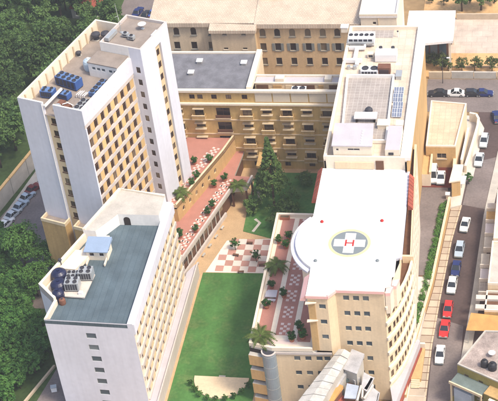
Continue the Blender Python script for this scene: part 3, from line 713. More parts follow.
# low grey gallery along the garden side
m = MB(); m.prism([(-14.25, -38), (-12.5, -38), (-12.5, -1.2), (-13.1, -1.2), (-14.25, -3.6)], 0, 2.9, 0, 1); part('gallery', m, ['greyband', 'roof_lilac'], fb)
m = MB(); m.box(-12.7, -12.45, -38, -1.0, 2.9, 3.3); part('gallery_parapet', m, 'greyband', fb)
FR = FZ - 1.0
# hut with blue roof
o = thing('roof_hut', 'small white hut with blue roof on the left foreground block', 'hut', (-24.6, -18.9, FR))
facade(o, (-26.5, -20.4), (-22.7, -20.4), FR, FR + 2.1, [(.5, FR + .9, .9, .8), (2.3, FR + .9, .9, .8)], 'creamlight', .12, 'framewhite', 'glass', False)
facade(o, (-22.7, -20.4), (-22.7, -17.4), FR, FR + 2.1, [(1.0, FR + .9, .8, .8)], 'creamlight', .12, 'framewhite', 'glass', False)
facade(o, (-22.7, -17.4), (-26.5, -17.4), FR, FR + 2.1, [], 'creamlight'); facade(o, (-26.5, -17.4), (-26.5, -20.4), FR, FR + 2.1, [], 'creamlight')
m = MB(); m.prism([(-26.8, -20.8), (-22.4, -20.8), (-22.4, -17.1), (-26.8, -17.1)], FR + 2.1, [FR + 2.25, FR + 2.25, FR + 2.7, FR + 2.7]); part('roof', m, 'blueroof', o)
for k in range(2):
    m = MB(); m.box(-26.3 + k*3.3, -26.1 + k*3.3, -22.2, -20.42, FR + .2, FR + .7); part('bracket', m, 'creamlight', o)
# plant deck with cooling units
o = thing('plant_deck', 'pale raised deck carrying cooling units on the left foreground block', 'platform', (-26.6, -27.4, FR))
m = MB(); m.prism([(-28.9, -30.4), (-24.4, -30.6), (-24.0, -24.6), (-27.6, -24.4)], FR + .25, FR + .5); part('deck', m, 'concrete', o)
for x, y in ((-28.5, -30.2), (-24.7, -30.3), (-24.4, -25), (-27.3, -24.9)):
    m = MB(); m.box(x - .15, x + .15, y - .15, y + .15, FR, FR + .25); part('foot', m, 'concrete', o)
m = MB(); m.box(-25.6, -24.9, -30.0, -29.4, FR + .5, FR + .95); part('control_box', m, 'duct', o)
for lab, x, y in (('grey four fan cooling unit on plant deck, nearer the navy tanks', -26.9, -28.4), ('grey four fan cooling unit on plant deck, nearer the blue roofed hut', -25.2, -25.6)):
    o = thing('cooling_unit', lab, 'air conditioner', (x, y, FR + .5), rad(4), world=False); chiller(o, 2.5, 1.9, 1.9, 2, 'metal', 2, 'metal')
o = thing('fan_rack', 'rack of small dark fans behind the four fan cooling units', 'fan rack', (-27.6, -25.5, FR + .5), rad(6), world=False); chiller(o, 2.4, 2.0, .7, 3, 'metal', 2, 'metal')
for lab, x, y, s in (('navy round water tank nearest the hut, in row on left roof edge', -30.2, -25.6, 1.35), ('navy round water tank second from the hut on left roof edge', -29.5, -28.3, 1.4), ('navy round water tank third from the hut on left roof edge', -29.0, -30.6, 1.05)):
    o = thing('water_tank', lab, 'tank', (x, y, FR), 0, world=False)
    m = MB(); m.lathe(0, 0, [(0, 0), (s, 0), (s*1.05, .2), (s, .4), (s*1.05, .75), (s, 1.0), (s*1.05, 1.35), (s*.95, 1.6), (s*.6, 1.95), (s*.3, 2.05), (0, 2.1)], 20); link('shell', m.mesh('shell', ['navytank'], smooth=True), o)
    m = MB(); m.cyl(0, 0, 2.05, 2.25, .3, 12); link('lid', m.mesh('lid', ['navytank']), o)
o = thing('water_drum', 'small dark brown drum in front of the navy tanks', 'drum', (-28.0, -31.8, FR), 0, world=False)
m = MB(); m.lathe(0, 0, [(0, 0), (.55, 0), (.6, .5), (.55, 1.0), (.3, 1.15), (0, 1.15)], 14); link('shell', m.mesh('shell', ['brownmach'], smooth=True), o); m = MB(); m.cyl(0, 0, 1.14, 1.25, .18, 10); link('cap', m.mesh('cap', ['fan']), o)
o = thing('roof_vent', 'dark vent pipe on the left parapet beside navy tanks', 'vent', (-30.6, -22.9, FR), 0, world=False)
m = MB(); m.cyl(0, 0, 0, 1.9, .16, 10); link('pipe', m.mesh('pipe', ['fan']), o); m = MB(); m.lathe(0, 0, [(.16, 1.9), (.36, 2.0), (.3, 2.25), (0, 2.4)], 10); link('cowl', m.mesh('cowl', ['fan']), o)

# ================================================================== 3. the stepped terraces left of the court
po = thing('terrace_building', 'stepped pink terraces with ochre walls at the foot of the tower', 'building', (-15, 12, 0))
LZ, UZ = 4.5, 8.0
LOW = [(-15.4, -2.6), (-9.5, 19.6), (-6.3, 20.4), (-5.6, 24.2), (-9.6, 24.6), (-9.0, 32.9), (-22, 32.9), (-22, -2.6)]
UPP = [(-18.2, 9.6), (-12.0, 27.6), (-10.6, 32.9), (-26, 32.9), (-26, 9.6)]
m = MB(); m.prism(LOW, LZ - .5, LZ, 0, 1); part('terrace_slab', m, ['cement', 'pink'], po)
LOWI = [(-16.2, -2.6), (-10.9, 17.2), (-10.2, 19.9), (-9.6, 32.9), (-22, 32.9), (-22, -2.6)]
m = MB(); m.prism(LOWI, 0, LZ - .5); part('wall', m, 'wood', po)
# glazed strip under the terrace: posts and panes
P, ang, L = along(po, (-16.2, -2.6), (-10.9, 17.2))
pane = MB(); pane.box(0, 1.5, -.05, -.01, 0, 1.5); pmesh = pane.mesh('pane', ['glass']); post = MB(); post.box(0, .22, -.2, -.01, 0, 4.0); qmesh = post.mesh('post', ['cement'])
for k in range(11):
    link('pane', pmesh, po, P(.4 + k*1.82, 2.0), ang); link('post', qmesh, po, P(.1 + k*1.82, 0), ang)
rail = MB(); rail.box(0, L, -.65, -.25, 0, .9); link('low_wall', rail.mesh('low_wall', ['greyband']), po, P(0, 0), ang)
bench = MB(); bench.box(0, 1.0, -.42, 0, .38, .46); bench.box(.08, .2, -.36, -.06, 0, .38); bench.box(.8, .92, -.36, -.06, 0, .38); bmsh = bench.mesh('bench', ['cement'])
BW = ['nearest the white block', 'second from the white block', 'third from the white block', 'fourth from the white block', 'fifth from the white block', 'last before the garden']
for k in range(6):
    q = P(1.5 + k*2.9, 0, 1.25); o = link('bench', bmsh, None, (q[0] - 15, q[1] + 12, 0), ang); tag(o, 'small grey bench on the sandy path, ' + BW[k], 'bench', 'benches along the sandy path')
# outer rim and prow posts
m = MB(); m.prism([(-15.4, -2.6), (-9.5, 19.6), (-9.85, 19.7), (-15.75, -2.5)], LZ, LZ + .55); m.prism([(-9.5, 19.6), (-6.3, 20.4), (-6.5, 20.8), (-9.6, 20.0)], LZ, LZ + .55); m.prism([(-6.3, 20.4), (-5.6, 24.2), (-6.0, 24.2), (-6.65, 20.8)], LZ, LZ + .55); part('rim', m, 'greyband', po)
for x, y in ((-6.6, 20.8), (-6.0, 23.9), (-9.4, 20.2)):
    m = MB(); m.box(x - .18, x + .18, y - .18, y + .18, 0, LZ - .5); part('post', m, 'wood', po)
# upper wall with six small windows
wl = math.hypot(6.2, 18)
facade(po, UPP[0], UPP[1], LZ, UZ + .7, [(1.9 + k*2.55, LZ + 1.2, .85, 1.15, True) for k in range(6)], 'ochre', .22, 'cream', 'glass', False)
facade(po, (-26, 9.6), UPP[0], 0, UZ + .7, [], 'ochre'); facade(po, UPP[1], UPP[2], LZ, UZ + .7, [], 'ochre')
m = MB(); m.prism(UPP, UZ - .3, UZ); part('terrace_floor', m, 'pink', po)
m = MB(); m.prism([UPP[0], UPP[1], (-12.4, 27.7), (-18.6, 9.75)], UZ, UZ + .74); m.prism([(-26, 9.58), UPP[0], (-18.45, 9.95), (-26, 9.95)], UZ, UZ + .74); m.prism([UPP[1], UPP[2], (-11.0, 32.9), (-12.4, 27.7)], UZ, UZ + .74); part('parapet', m, 'cream', po)
# white tile motifs on both terraces
def motif(name, parent, centres, z, s, a=0, m='pinkpale', n=5):
    mb = MB()
    for cx, cy in centres:
        for i in range(n):
            for j in range(n if n < 5 else 3):
                if (i + j) % 2 == 0:
                    dx, dy = (i - (n - 1)/2)*s, (j - 1)*s
                    mb.obox((cx + dx*math.cos(a) - dy*math.sin(a), cy + dx*math.sin(a) + dy*math.cos(a)), s*.92, s*.92, z, z + .012, a)
    part(name, mb, m, parent, kind='stuff')
d = Vector((5.9, 22.2)).normalized(); nn = Vector((d.y, -d.x)); mid = Vector((-17.0, -.8))
motif('tile_pattern', po, [tuple(mid + d*(1.2 + k*2.25) + nn*(-.1 + .25*(k % 2))) for k in range(11)], LZ + .003, .55, math.atan2(d.y, d.x))
d2 = Vector((6.2, 18)).normalized(); n2 = Vector((d2.y, -d2.x)); m2 = Vector(UPP[0])
motif('tile_pattern', po, [tuple(m2 + d2*(2 + k*2.1) - n2*(2.3 + .4*(k % 2))) for k in range(9)], UZ + .003, .55, math.atan2(d2.y, d2.x))
n = 0
for px, py, s, w_ in ((178, 246, 1.0, 'nearest the white block'), (180, 233, .9, 'beside the white block parapet'), (196, 230, .95, 'against the outer rim, front one'), (208, 213, 1.05, 'front of the pair in the middle'), (213, 206, 1.05, 'rear of the pair in the middle'), (215, 185, 1.0, 'against the ochre wall near its far end'), (225, 179, 1.05, 'at the far end near the palm'), (174, 257, .9, 'foremost, half behind the white block')):
    p = G(px, py + 2, LZ); shrub('round potted shrub on the lower pink terrace, ' + w_, (p.x, p.y, LZ), s)
for px, py, s, w_ in ((192, 184, 1.0, 'front one of the middle pair'), (197, 177, 1.05, 'rear one of the middle pair'), (195, 162, 1.0, 'against the tower wall'), (210, 160, 1.05, 'at the far corner'), (178, 222, .9, 'low by its front corner')):
    p = G(px, py + 2, UZ); shrub('round potted shrub on the upper pink terrace, ' + w_, (p.x, p.y, UZ if py < 200 else LZ), s)
p = G(181, 196, UZ); palm('broad palm at the front corner of the upper pink terrace', (p.x, p.y, UZ), .9, .95)
p = G(238, 188, LZ); palm('broad palm on the prow of the lower pink terrace', (p.x, p.y, LZ), .8, 1.0)
# garden steps canopy
o = thing('steps_canopy', 'brown wooden canopy over steps by the tan balcony wing', 'canopy', (-4.4, 29.6, 0))
for x, y in ((-5.2, 28.6), (-3.4, 28.2), (-5.2, 31), (-3.4, 31)):
    m = MB(); m.box(x - .12, x + .12, y - .12, y + .12, 0, 4.0); part('post', m, 'wood', o)
m = MB(); m.prism([(-5.6, 27.9), (-2.4, 27.4), (-2.4, 32.4), (-5.6, 32.4)], 4.0, [4.6, 3.6 + .6, 4.3, 4.8]); part('roof', m, 'tower_tan', o)

# ================================================================== 4. the tan balcony wing across the court
mw = thing('balcony_wing', 'tan wing with rows of balconies across the court, slate roof on its left half', 'building', (-6, 40, 0))
MX0, MX1, MY, MYB, MZ, XS = -27.0, 13.3, 33.0, 47.3, 20.0, -5.9
# columns of openings, u measured from MX0
cols = [(-19.5, 0), (-14.9, 1), (-10.0, 0), (-5.9, 1), (-1.8, 0), (2.4, 1), (6.6, 0), (10.9, 1)]
def colx(px): return G(px, 118, 13.0).x
cx = [colx(p) for p in (179, 200, 224, 248, 268, 288, 308, 328)]
rowsz = [14.2, 10.6, 7.0, 3.4]
wins = []
for r_, z in enumerate(rowsz):
    for c, x in enumerate(cx):
        if c == 2: wins.append((x - 1.45 - MX0, z - .9, 2.9, 2.3))
        elif (c + r_) % 2 == 1: wins.append((x - .95 - MX0, z - .55, 1.9, 1.8))
        else: wins.append((x - .95 - MX0, z + .05, 1.9, 1.15))
for x in (-24, cx[1] - 2, cx[2] - 2.4, cx[2] + .4, cx[3] + .8, cx[5] - 1, cx[6], cx[7]): wins.append((x - .6 - MX0, .7, 1.2, 1.1))
for px in (172, 193, 201, 215, 229.5, 245.5): wins.append((G(px, 93, 18.3).x - .55 - MX0, 17.75, 1.15, 1.15))
facade(mw, (MX0, MY), (MX1, MY), 0, MZ, wins, 'tan', .2, 'wood', sill=False)
facade(mw, (MX1, 39.4), (XS, 39.4), 0, 19.2, [], 'cream'); facade(mw, (XS, 39.4), (XS, MYB), 0, MZ, [], 'cream'); facade(mw, (XS, MYB), (MX0, MYB), 0, MZ, [], 'cream'); facade(mw, (MX0, MYB), (MX0, MY), 0, MZ, [], 'tan')
m = MB(); m.box(MX0 - .1, MX1, MY - .55, MY - .005, 16.55, 16.95); part('cornice', m, 'creamlight', mw)
m = MB(); m.box(MX0 - .1, MX1, MY - .35, MY - .005, 19.55, 20.05); part('cornice', m, 'creamlight', mw)
for z in (12.5, 8.9, 5.3, 2.1):
    m = MB(); m.box(MX0, MX1, MY - .14, MY - .005, z, z + .22); part('string_course', m, 'cream', mw)
for k in range(5):
    x0 = XS + .7 + k*3.72; m = MB(); m.box(x0, x0 + 3.45, MY - .12, MY - .004, 17.25, 19.35); part('panel', m, 'beige_panel', mw)
# balconies
bl = MB(); bl.box(-1.35, 1.35, -1.25, 0, 0, .18, 0); bl.box(-1.35, 1.35, -1.25, -1.13, .18, 1.0, 1); bl.box(-1.35, -1.23, -1.128, 0, .18, 1.0, 1); bl.box(1.23, 1.35, -1.128, 0, .18, 1.0, 1); bl.box(-1.4, 1.4, -1.3, -1.08, 1.0, 1.1, 0)
blm = bl.mesh('balcony', ['cream', 'tower_tan'])
cn = MB(); cn.box(-1.2, 1.2, -.72, 0, 0, .14); cnm = cn.mesh('canopy', ['canopy'])
lg = MB(); lg.box(-1.6, 1.6, -.5, -.4, .0, .75, 1); lg.box(-1.65, 1.65, -.55, 0, -.15, -.005, 0); lgm = lg.mesh('loggia_rail', ['cream', 'wood'])
for r_, z in enumerate(rowsz):
    for c, x in enumerate(cx):
        lx = x + 6
        if c == 2: link('loggia_rail', lgm, mw, (lx, MY - .004 - 40, z - .92))
        elif (c + r_) % 2 == 1:
            link('balcony', blm, mw, (lx, MY - .004 - 40, z - .9)); link('canopy', cnm, mw, (lx, MY - .004 - 40, z + 1.35))
        else:
            link('canopy', cnm, mw, (lx, MY - .004 - 40, z + 1.3)); link('canopy', cnm, mw, (lx, MY - .004 - 40, z - .15))
# roofs: slate on the left, sunken service roof on the right
m = MB(); m.box(MX0 + .3, XS, MY + .3, MYB - .3, MZ - .6, MZ - .3); part('roof', m, 'roof_slate', mw)
m = MB(); m.box(MX0 + .01, MX1, MY + .006, MY + .42, MZ - .6, MZ + .06); m.box(MX0 + .41, XS - 1.0, MYB - .5, MYB - .006, MZ - .6, MZ + .06); m.box(XS - 1.0, XS + .1, MY + .421, MYB + .1, MZ - .6, MZ + .5); part('parapet', m, 'creamlight', mw)
m = MB(); m.box(MX0 + .01, MX0 + .4, MY + .42, MYB - .01, MZ - .6, MZ + .06); part('parapet', m, 'creamlight', mw)
m = MB(); m.box(XS + .1, MX1, MY + .42, 36.5, 17.1, 17.3); part('service_roof', m, 'concrete', mw)
m = MB(); m.box(XS + .11, MX1, 36.6, 39.39, 17.0, 19.2, 0, 1); part('rear_gallery', m, ['cream', 'roof_lilac'], mw)
m = MB(); m.box(XS + .11, MX1, 39.0, 39.42, 19.2, 19.6); m.box(XS + .11, MX1, 36.5, 36.9, 19.2, 19.45); part('parapet', m, 'creamlight', mw)
for x0, x1, mm in ((-5.4, -3.0, 'wood'), (-2.0, -.2, 'ochre'), (.6, 2.0, 'cream'), (2.6, 6.6, 'wood'), (7.4, 8.4, 'ochre'), (9.6, 13.0, 'wood')):
    m = MB(); m.box(x0, x1, 36.45, 36.59, 17.5, 18.9); part('opening', m, mm, mw)
m = MB(); m.box(-1.6, .2, 37.2, 38.8, 19.2, 20.0); m.box(8.6, 10.0, 37.2, 38.8, 19.2, 19.9); part('roof_box', m, 'creamlight', mw)
for k, (x, y) in enumerate(((-18.6, 43.6), (-19.6, 39.3), (-9.0, 43.0))):
    o = thing('skylight', ('small white skylight box at the rear left of the slate roof', 'small white skylight box in the middle left of the slate roof', 'small white skylight box at the right side of the slate roof')[k], 'skylight', (x, y, MZ - .3), 0, world=False)
    m = MB(); m.box(-.5, .5, -.5, .5, 0, .45); link('curb', m.mesh('curb', ['cement']), o); m = MB(); m.prism([(-.65, -.65), (.65, -.65), (.65, .65), (-.65, .65)], .45, .6); link('lid', m.mesh('lid', ['duct']), o)
o = thing('air_handler', 'white air handling unit in the sunken roof of the tan wing', 'air handler', (3.6, 35.0, 17.3), 0, world=False); chiller(o, 3.0, 1.6, 1.9, 2, 'metal', 1, 'duct')
m = MB(); m.box(1.75, 2.6, -.5, .5, .3, 1.2); m.box(-2.6, -1.75, -.4, .4, .3, 1.0); link('duct', m.mesh('duct', ['duct']), o)
for k, x in enumerate((-1.2, 8.2)):
    o = thing('duct_unit', ('cream duct box left of the white air handler', 'cream duct box right of the white air handler')[k], 'duct', (x, 35.2, 17.3), 0, world=False)
    m = MB(); m.box(-1.2, 1.2, -.5, .5, .2, 1.3); link('casing', m.mesh('casing', ['cream']), o); m = MB(); m.box(-1.0, -.7, -.4, .4, 0, .2); m.box(.7, 1.0, -.4, .4, 0, .2); link('foot', m.mesh('foot', ['fan']), o)

# ================================================================== 5. the old sandstone building behind
ob = thing('sandstone_building', 'old sandstone building with arched windows and pale tiled roof at the back', 'building', (-10, 64, 0))
EZ = 19.2
YB = 59.5
def old_face(x0, x1, y, m, pxs, arch=True, shut=False):
    wins = []
    for px in pxs:
        x = G(px, 28, EZ - 2.0).x
        wins.append((x - .6 - x0, EZ - 3.35, 1.3, 2.0, True)); 
        x = G(px + 1.2, 42, EZ - 5.8).x
        wins.append((x - .6 - x0, EZ - 7.0, 1.35, 1.9, False))
        x = G(px + 2.4, 56, EZ - 9.4).x
        wins.append((x - .6 - x0, EZ - 10.7, 1.3, 1.8, False))
    facade(ob, (x0, y), (x1, y), 0, EZ, wins, m, .18, 'shutter', 'glass', True)
XA, XB_ = -19.2, -9.4
old_face(-33.0, XA, YB + .6, 'backwall2', (176.5, 193.5, 211))
old_face(XB_, 13.2, YB, 'backwall', (263, 277.5, 292.5, 308, 323, 337.5))
facade(ob, (XA, YB - 1.6), (XB_, YB - 1.6), 0, EZ - .6, [(G(px, y, EZ - h).x - .5 - XA, EZ - h, 1.0, .5) for px, y, h in ((225.5, 32, 2.0), (244.5, 32, 2.0), (227, 47, 5.7), (246, 47, 5.7))], 'backwall2', .2, 'frame', 'glass', True)
facade(ob, (XB_, YB - 1.6), (XB_, YB), 0, EZ - .6, [], 'backwall'); facade(ob, (XA, YB + .6), (XA, YB - 1.6), 0, EZ - .6, [], 'backwall2')
facade(ob, (13.2, YB), (13.2, 76), 0, EZ, [], 'backwall'); facade(ob, (13.2, 76), (-33, 76), 0, EZ, [], 'backwall'); facade(ob, (-33, 76), (-33, YB + .6), 0, EZ, [], 'backwall2')
m = MB(); m.box(-33.3, XA - .02, YB + .1, YB + .595, EZ - .5, EZ + .1); m.box(XB_ - .1, 13.5, YB - .5, YB - .005, EZ - .5, EZ + .1); m.box(XA - .2, XB_ + .3, YB - 2.1, YB - 1.605, EZ - 1.05, EZ - .45); part('eaves_cornice', m, 'creamlight', ob)
def slope(poly, zs, name='roof', mm='roof_tile'):
    m = MB(); i = 0; m.prism(poly, EZ - .9, zs); part(name, m, mm, ob)
slope([(-33.4, YB), (XB_ - .2, YB), (XB_ - .2, 68), (-33.4, 68)], [EZ + .12, EZ + .12, EZ + 2.0, EZ + 2.0])
slope([(XB_ - .18, YB - .6), (13.6, YB - .6), (13.6, 68), (XB_ - .18, 68)], [EZ + .14, EZ + .14, EZ + 2.3, EZ + 2.3])
slope([(-33.4, 68.01), (13.6, 68.01), (13.6, 76.5), (-33.4, 76.5)], [EZ + 1.99, EZ + 2.29, EZ + .1, EZ + .1])
m = MB(); m.prism([(XA - .3, YB - 2.2), (XB_ + .35, YB - 2.2), (XB_ + .35, YB - .62), (XA - .3, YB - .02)], EZ - 1.2, [EZ - .42, EZ - .42, EZ + .1, EZ + .1]); part('roof', m, 'roof_tile', ob)
m = MB(); m.box(-8.9, -5.2, 66.2, 66.5, EZ + 1.6, EZ + 2.5); part('ridge_kerb', m, 'creamlight', ob)
sh = MB(); sh.box(-.62, 0, -.1, -.03, 0, 1.9); shm = sh.mesh('shutter', ['shutter'])
for px in (277.5, 292.5, 308, 323, 337.5):
    x = G(px + 1.2, 42, EZ - 5.8).x - .6
    link('shutter', shm, ob, (x + 10, YB - 64, EZ - 7.0)); link('shutter', shm, ob, (x + 1.35 + .62 + 10, YB - 64, EZ - 7.0))
# bright white pavilion and canopy beside it
o = thing('white_pavilion', 'bright cream block rising behind the white hospital wing', 'building', (18, 66, 0))
facade(o, (13.8, 58.6), (21.5, 58.6), 0, 21.2, [(2.6, 19.4, .7, .7)], 'creamlight', .2); facade(o, (21.5, 58.6), (21.5, 74), 0, 21.2, [], 'creamlight'); facade(o, (21.5, 74), (13.8, 74), 0, 21.2, [], 'creamlight'); facade(o, (13.8, 74), (13.8, 58.6), 0, 21.2, [], 'creamlight')
m = MB(); m.box(13.6, 21.7, 58.4, 74.2, 21.2, 21.6); part('roof', m, 'pad', o); m = MB(); m.box(13.6, 21.7, 58.4, 58.8, 21.6, 22.1); m.box(13.6, 14.0, 58.81, 74.2, 21.6, 22.1); m.box(21.3, 21.7, 58.81, 74.2, 21.6, 22.1); part('parapet', m, 'creamlight', o)
m = MB(); m.box(17.5, 17.7, 58.45, 58.595, 0, 21.2); part('pilaster', m, 'cream', o)
o = thing('entrance_canopy', 'large flat white canopy over the rear entrance', 'canopy', (26, 74, 0))
m = MB(); m.prism([(21.9, 64.9), (32.6, 69.0), (32.5, 81.6), (21.9, 81.6)], 8.0, 8.6); m.v = [(x, max(y, 67.2) if x < 23 else y, z) for x, y, z in m.v]; part('slab', m, 'pad', o)
for x, y in ((23, 68.4), (31.8, 69.8), (31.8, 80.8), (23, 80.8)):
    m = MB(); m.box(x - .25, x + .25, y - .25, y + .25, 0, 8); part('column', m, 'creamlight', o)
m = MB(); m.box(22.5, 31.2, 73, 81, 0, 7.99); part('lobby', m, 'wood', o)
for k in range(4):
    m = MB(); m.box(23.2 + k*2, 24.8 + k*2, 72.9, 72.99, .2, 5.5); part('glass_door', m, 'glassblue', o)

# ================================================================== 6. the white hospital wing with the helipad
hw = thing('hospital_wing', 'long white hospital wing with helipad deck, pink roof terrace and balcony bands', 'building', (21, 6, 0))
PZ, TZ, NZ = 25.6, 13.0, 27.6
SP = [(14.9, -33.1), (18.2, -33.1), (19.4, -31.5), (27.3, -31.5)]
zr = [23.3, 19.85, 16.4, 12.95, 9.5, 6.05, 2.6]
facade(hw, SP[2], SP[3], 0, PZ - .5, [(G(px, 298, 23.8).x - .65 - SP[2][0], z, 1.0, 1.05) for px in (347, 357, 366.8) for z in zr], 'cream', .18, 'shutter', 'glassblue', False)
facade(hw, SP[0], SP[1], TZ, PZ - .5, [(1.85, z - .6, 1.1, 1.0) for z in zr[:3]], 'cream', .18, 'shutter', 'glassblue', False)
facade(hw, SP[1], SP[2], 0, PZ - .5, [], 'cream')
m = MB(); m.box(15.0, 16.1, -33.28, -33.11, TZ + .2, PZ - 1.2); part('panel', m, 'ochre', hw)
for z in (20.2, 24.2):
    m = MB(); m.prism([(14.6, -33.9), (16.4, -33.5), (16.4, -33.29), (14.6, -33.29)], z, z + .18); part('sunshade', m, 'creamlight', hw)
facade(hw, (27.3, -31.5), (28.2, -29.2), 20, PZ - .5, [], 'creamlight'); facade(hw, (28.2, -29.2), (29.2, -24), 20, PZ - .5, [], 'creamlight')
facade(hw, (29.2, -24), (28.6, 0), 0, PZ - .5, [], 'cream'); facade(hw, (28.6, 0), (28.6, 44.2), 0, NZ, [], 'ochre')
facade(hw, (28.6, 44.2), (13.6, 44.2), 0, NZ, [], 'cream'); facade(hw, (13.6, 44.2), (13.6, -8), 0, NZ if False else PZ - .5, [], 'creamlight'); facade(hw, (13.6, -8), (14.9, -33.1), TZ, PZ - .5, [], 'creamlight')
facade(hw, (13.6, 44.2), (13.6, .6), PZ - .5, NZ, [], 'creamlight')
# flight deck: straight sides with a round bulge to the west
arc = [(20.2 + 9.1*math.cos(a), -19 + 9.1*math.sin(a)) for a in [rad(139 + k*(232 - 139)/14) for k in range(15)]]
DECK = [(13.3, .58)] + arc + [(14.7, -28.2), (14.7, -33.3), (18.3, -33.3), (19.5, -31.7), (27.4, -31.7), (27.4, -30.2), (28.3, -30.0), (28.3, -27.6), (28.7, -27.4), (28.6, -23), (28.2, .58)]
m = MB(); m.prism(DECK, PZ - .5, PZ, 1, 0); part('flight_deck', m, ['pad', 'whitewall'], hw)
m = MB()
for a, b in zip(arc, arc[1:]):
    o1 = [((p[0] - 20.2)*1.09 + 20.2, (p[1] + 19)*1.09 - 19) for p in (a, b)]
    m.prism([a, b, o1[1], o1[0]][::-1], PZ - .95, PZ - .55)
part('walkway_ring', m, 'bluegrey', hw)
m = MB(); m.prism([(28.61, -23), (29.5, -22.6), (29.0, .5), (28.21, .5)], PZ - .95, PZ - .35); part('walkway', m, 'bluegrey', hw)
arc2 = [(20.2 + 8.4*math.cos(a), -19 + 8.4*math.sin(a)) for a in [rad(145 + k*(225 - 145)/10) for k in range(11)]]
m = MB(); m.prism(arc2, TZ, PZ - .96); part('drum_wall', m, 'creamlight', hw)
m = MB()
for a, b in (((14.7, -33.3), (18.3, -33.3)), ((18.3, -33.3), (19.5, -31.7)), ((19.5, -31.7), (27.4, -31.7))):
    a, b = Vector(a), Vector(b); d = (b - a).normalized(); n_ = Vector((d.y, -d.x))*.12
    m.prism([tuple(a + n_), tuple(b + n_), tuple(b - n_*1.6), tuple(a - n_*1.6)], PZ - .42, PZ + .12)
part('deck_edge', m, 'pinkpaint', hw)
m = MB(); m.prism([(13.7, -33.2), (14.6, -33.2), (14.6, -27.8), (13.7, -27.8)], PZ - 1.2, [PZ - .9, PZ - .1, PZ - .1, PZ - .9]); part('sloped_edge', m, 'pinkpaint', hw)
for side, x0, y0, n_, dx in (('w', 12.35, -8.2, 9, .0), ('e', 29.0, -9.5, 9, .0)):
    for k in range(n_):
        q = MB(); y = y0 + k*1.0; x = x0 if side == 'w' else 29.45 - k*.05
        q.prism([(x, y), (x + .85, y), (x + .85, y + .84), (x, y + .84)], PZ - 1.0, [PZ - .75, PZ + .25, PZ + .25, PZ - .75] if side == 'w' else [PZ + .25, PZ - .75, PZ - .75, PZ + .25]); part('red_tile_panel', q, 'redtile', hw)
for x0, y0 in ((27.5, -31.4), (28.35, -29.7)):
    q = MB(); q.prism([(x0, y0), (x0 + .8, y0 + .1), (x0 + 1.2, y0 + 1.9), (x0 + .05, y0 + 1.5)], PZ - 1.2, PZ - .55); part('step_roof', q, 'pinkpaint', hw)
    q = MB(); q.prism([(x0, y0), (x0 + .8, y0 + .1), (x0 + 1.2, y0 + 1.9), (x0 + .05, y0 + 1.5)], 20.5, PZ - 1.2); part('step_wall', q, 'creamlight', hw)
# landing mark: disc, cross and letter, each a few millimetres above the other
hc = G(349.5, 243, PZ)
def disc(r0, r1, z, mt, name):
    m = MB(); n = 40
    for k in range(n):
        a, b = 2*math.pi*k/n, 2*math.pi*(k + 1)/n
        pts = [(hc.x + r1*math.cos(a), hc.y + r1*math.sin(a), z), (hc.x + r1*math.cos(b), hc.y + r1*math.sin(b), z), (hc.x + r0*math.cos(b), hc.y + r0*math.sin(b), z), (hc.x + r0*math.cos(a), hc.y + r0*math.sin(a), z)]
        m.face(pts)
    part(name, m, mt, hw)
disc(3.12, 3.62, PZ + .004, 'yellowpaint', 'painted_ring'); disc(.01, 3.1, PZ + .006, 'greypaint', 'painted_disc')
m = MB(); c = hc
m.face([(c.x - 2.65, c.y - .92, PZ + .011), (c.x + 2.65, c.y - .92, PZ + .011), (c.x + 2.65, c.y + .92, PZ + .011), (c.x - 2.65, c.y + .92, PZ + .011)])
for s in (-1, 1):
    y0, y1 = sorted((s*.92, s*2.55)); m.face([(c.x - .9, c.y + y0, PZ + .011), (c.x + .9, c.y + y0, PZ + .011), (c.x + .9, c.y + y1, PZ + .011), (c.x - .9, c.y + y1, PZ + .011)])
part('painted_cross', m, 'pad', hw)
m = MB(); z = PZ + .016
for x0, x1, y0, y1 in ((-.78, -.48, -.82, .82), (.48, .78, -.82, .82), (-.48, .48, -.15, .15)): m.face([(c.x + x0, c.y + y0, z), (c.x + x1, c.y + y0, z), (c.x + x1, c.y + y1, z), (c.x + x0, c.y + y1, z)])
part('painted_letter', m, 'redpaint', hw)
for px, py, mm in ((322, 222, 'redpaint'), (382, 221, 'redpaint'), (315.5, 261, 'greypaint'), (377.5, 261, 'greypaint')):
    p = G(px, py, PZ); m = MB(); m.lathe(p.x, p.y, [(.3, PZ), (.3, PZ + .15), (.2, PZ + .3), (0, PZ + .34)], 12); part('deck_light', m, mm, hw)
# east wing with balcony bands
EA, EB = (27.32, -31.5), (30.7, -19.5)
CUR = [EA, (28.25, -29.9), (29.1, -27.8), (29.85, -25.2), (30.4, -22.4), EB]
for ci, (e0, e1) in enumerate(zip(CUR, CUR[1:])):
    P, ang, L = along(hw, e0, e1)
    nw = 1 if L < 2.0 else 2
    facade(hw, e0, e1, 0, 22.3, [(L*(c_ + .5)/nw - .4, 18.9 - k*3.45, .8, 1.5) for k in range(6) for c_ in range(nw)], 'cream', .16, 'wood', sill=False)
    bb = MB(); bb.box(-.04, L + .04, -.32 - .004*ci, -.005, 0, .6); bbm = bb.mesh('balcony_band', ['creamlight'])
    for k in range(6): link('balcony_band', bbm, hw, P(0, 17.6 - k*3.45 + .35), ang)
    link('balcony_band', bbm, hw, P(0, 21.5), ang)
facade(hw, EB, (29.3, 12), 0, 22.3, [(1.2 + c_*2.4, 17.5 - k*3.45, 1.0, 1.4) for c_ in range(12) for k in range(4)], 'creamlight', .25, sill=False)
m = MB(); m.prism(shrink(CUR, .05) + [(29.3, 12), (28.6, 12), (29.2, -23.9), (28.2, -29.2)], 21.2, 21.5); part('wing_roof', m, 'wood', hw)
m = MB(); m.prism([EB, (29.3, 12), (28.9, 12), (30.5, -19.5)], 21.5, 22.7); part('parapet', m, 'cream', hw)
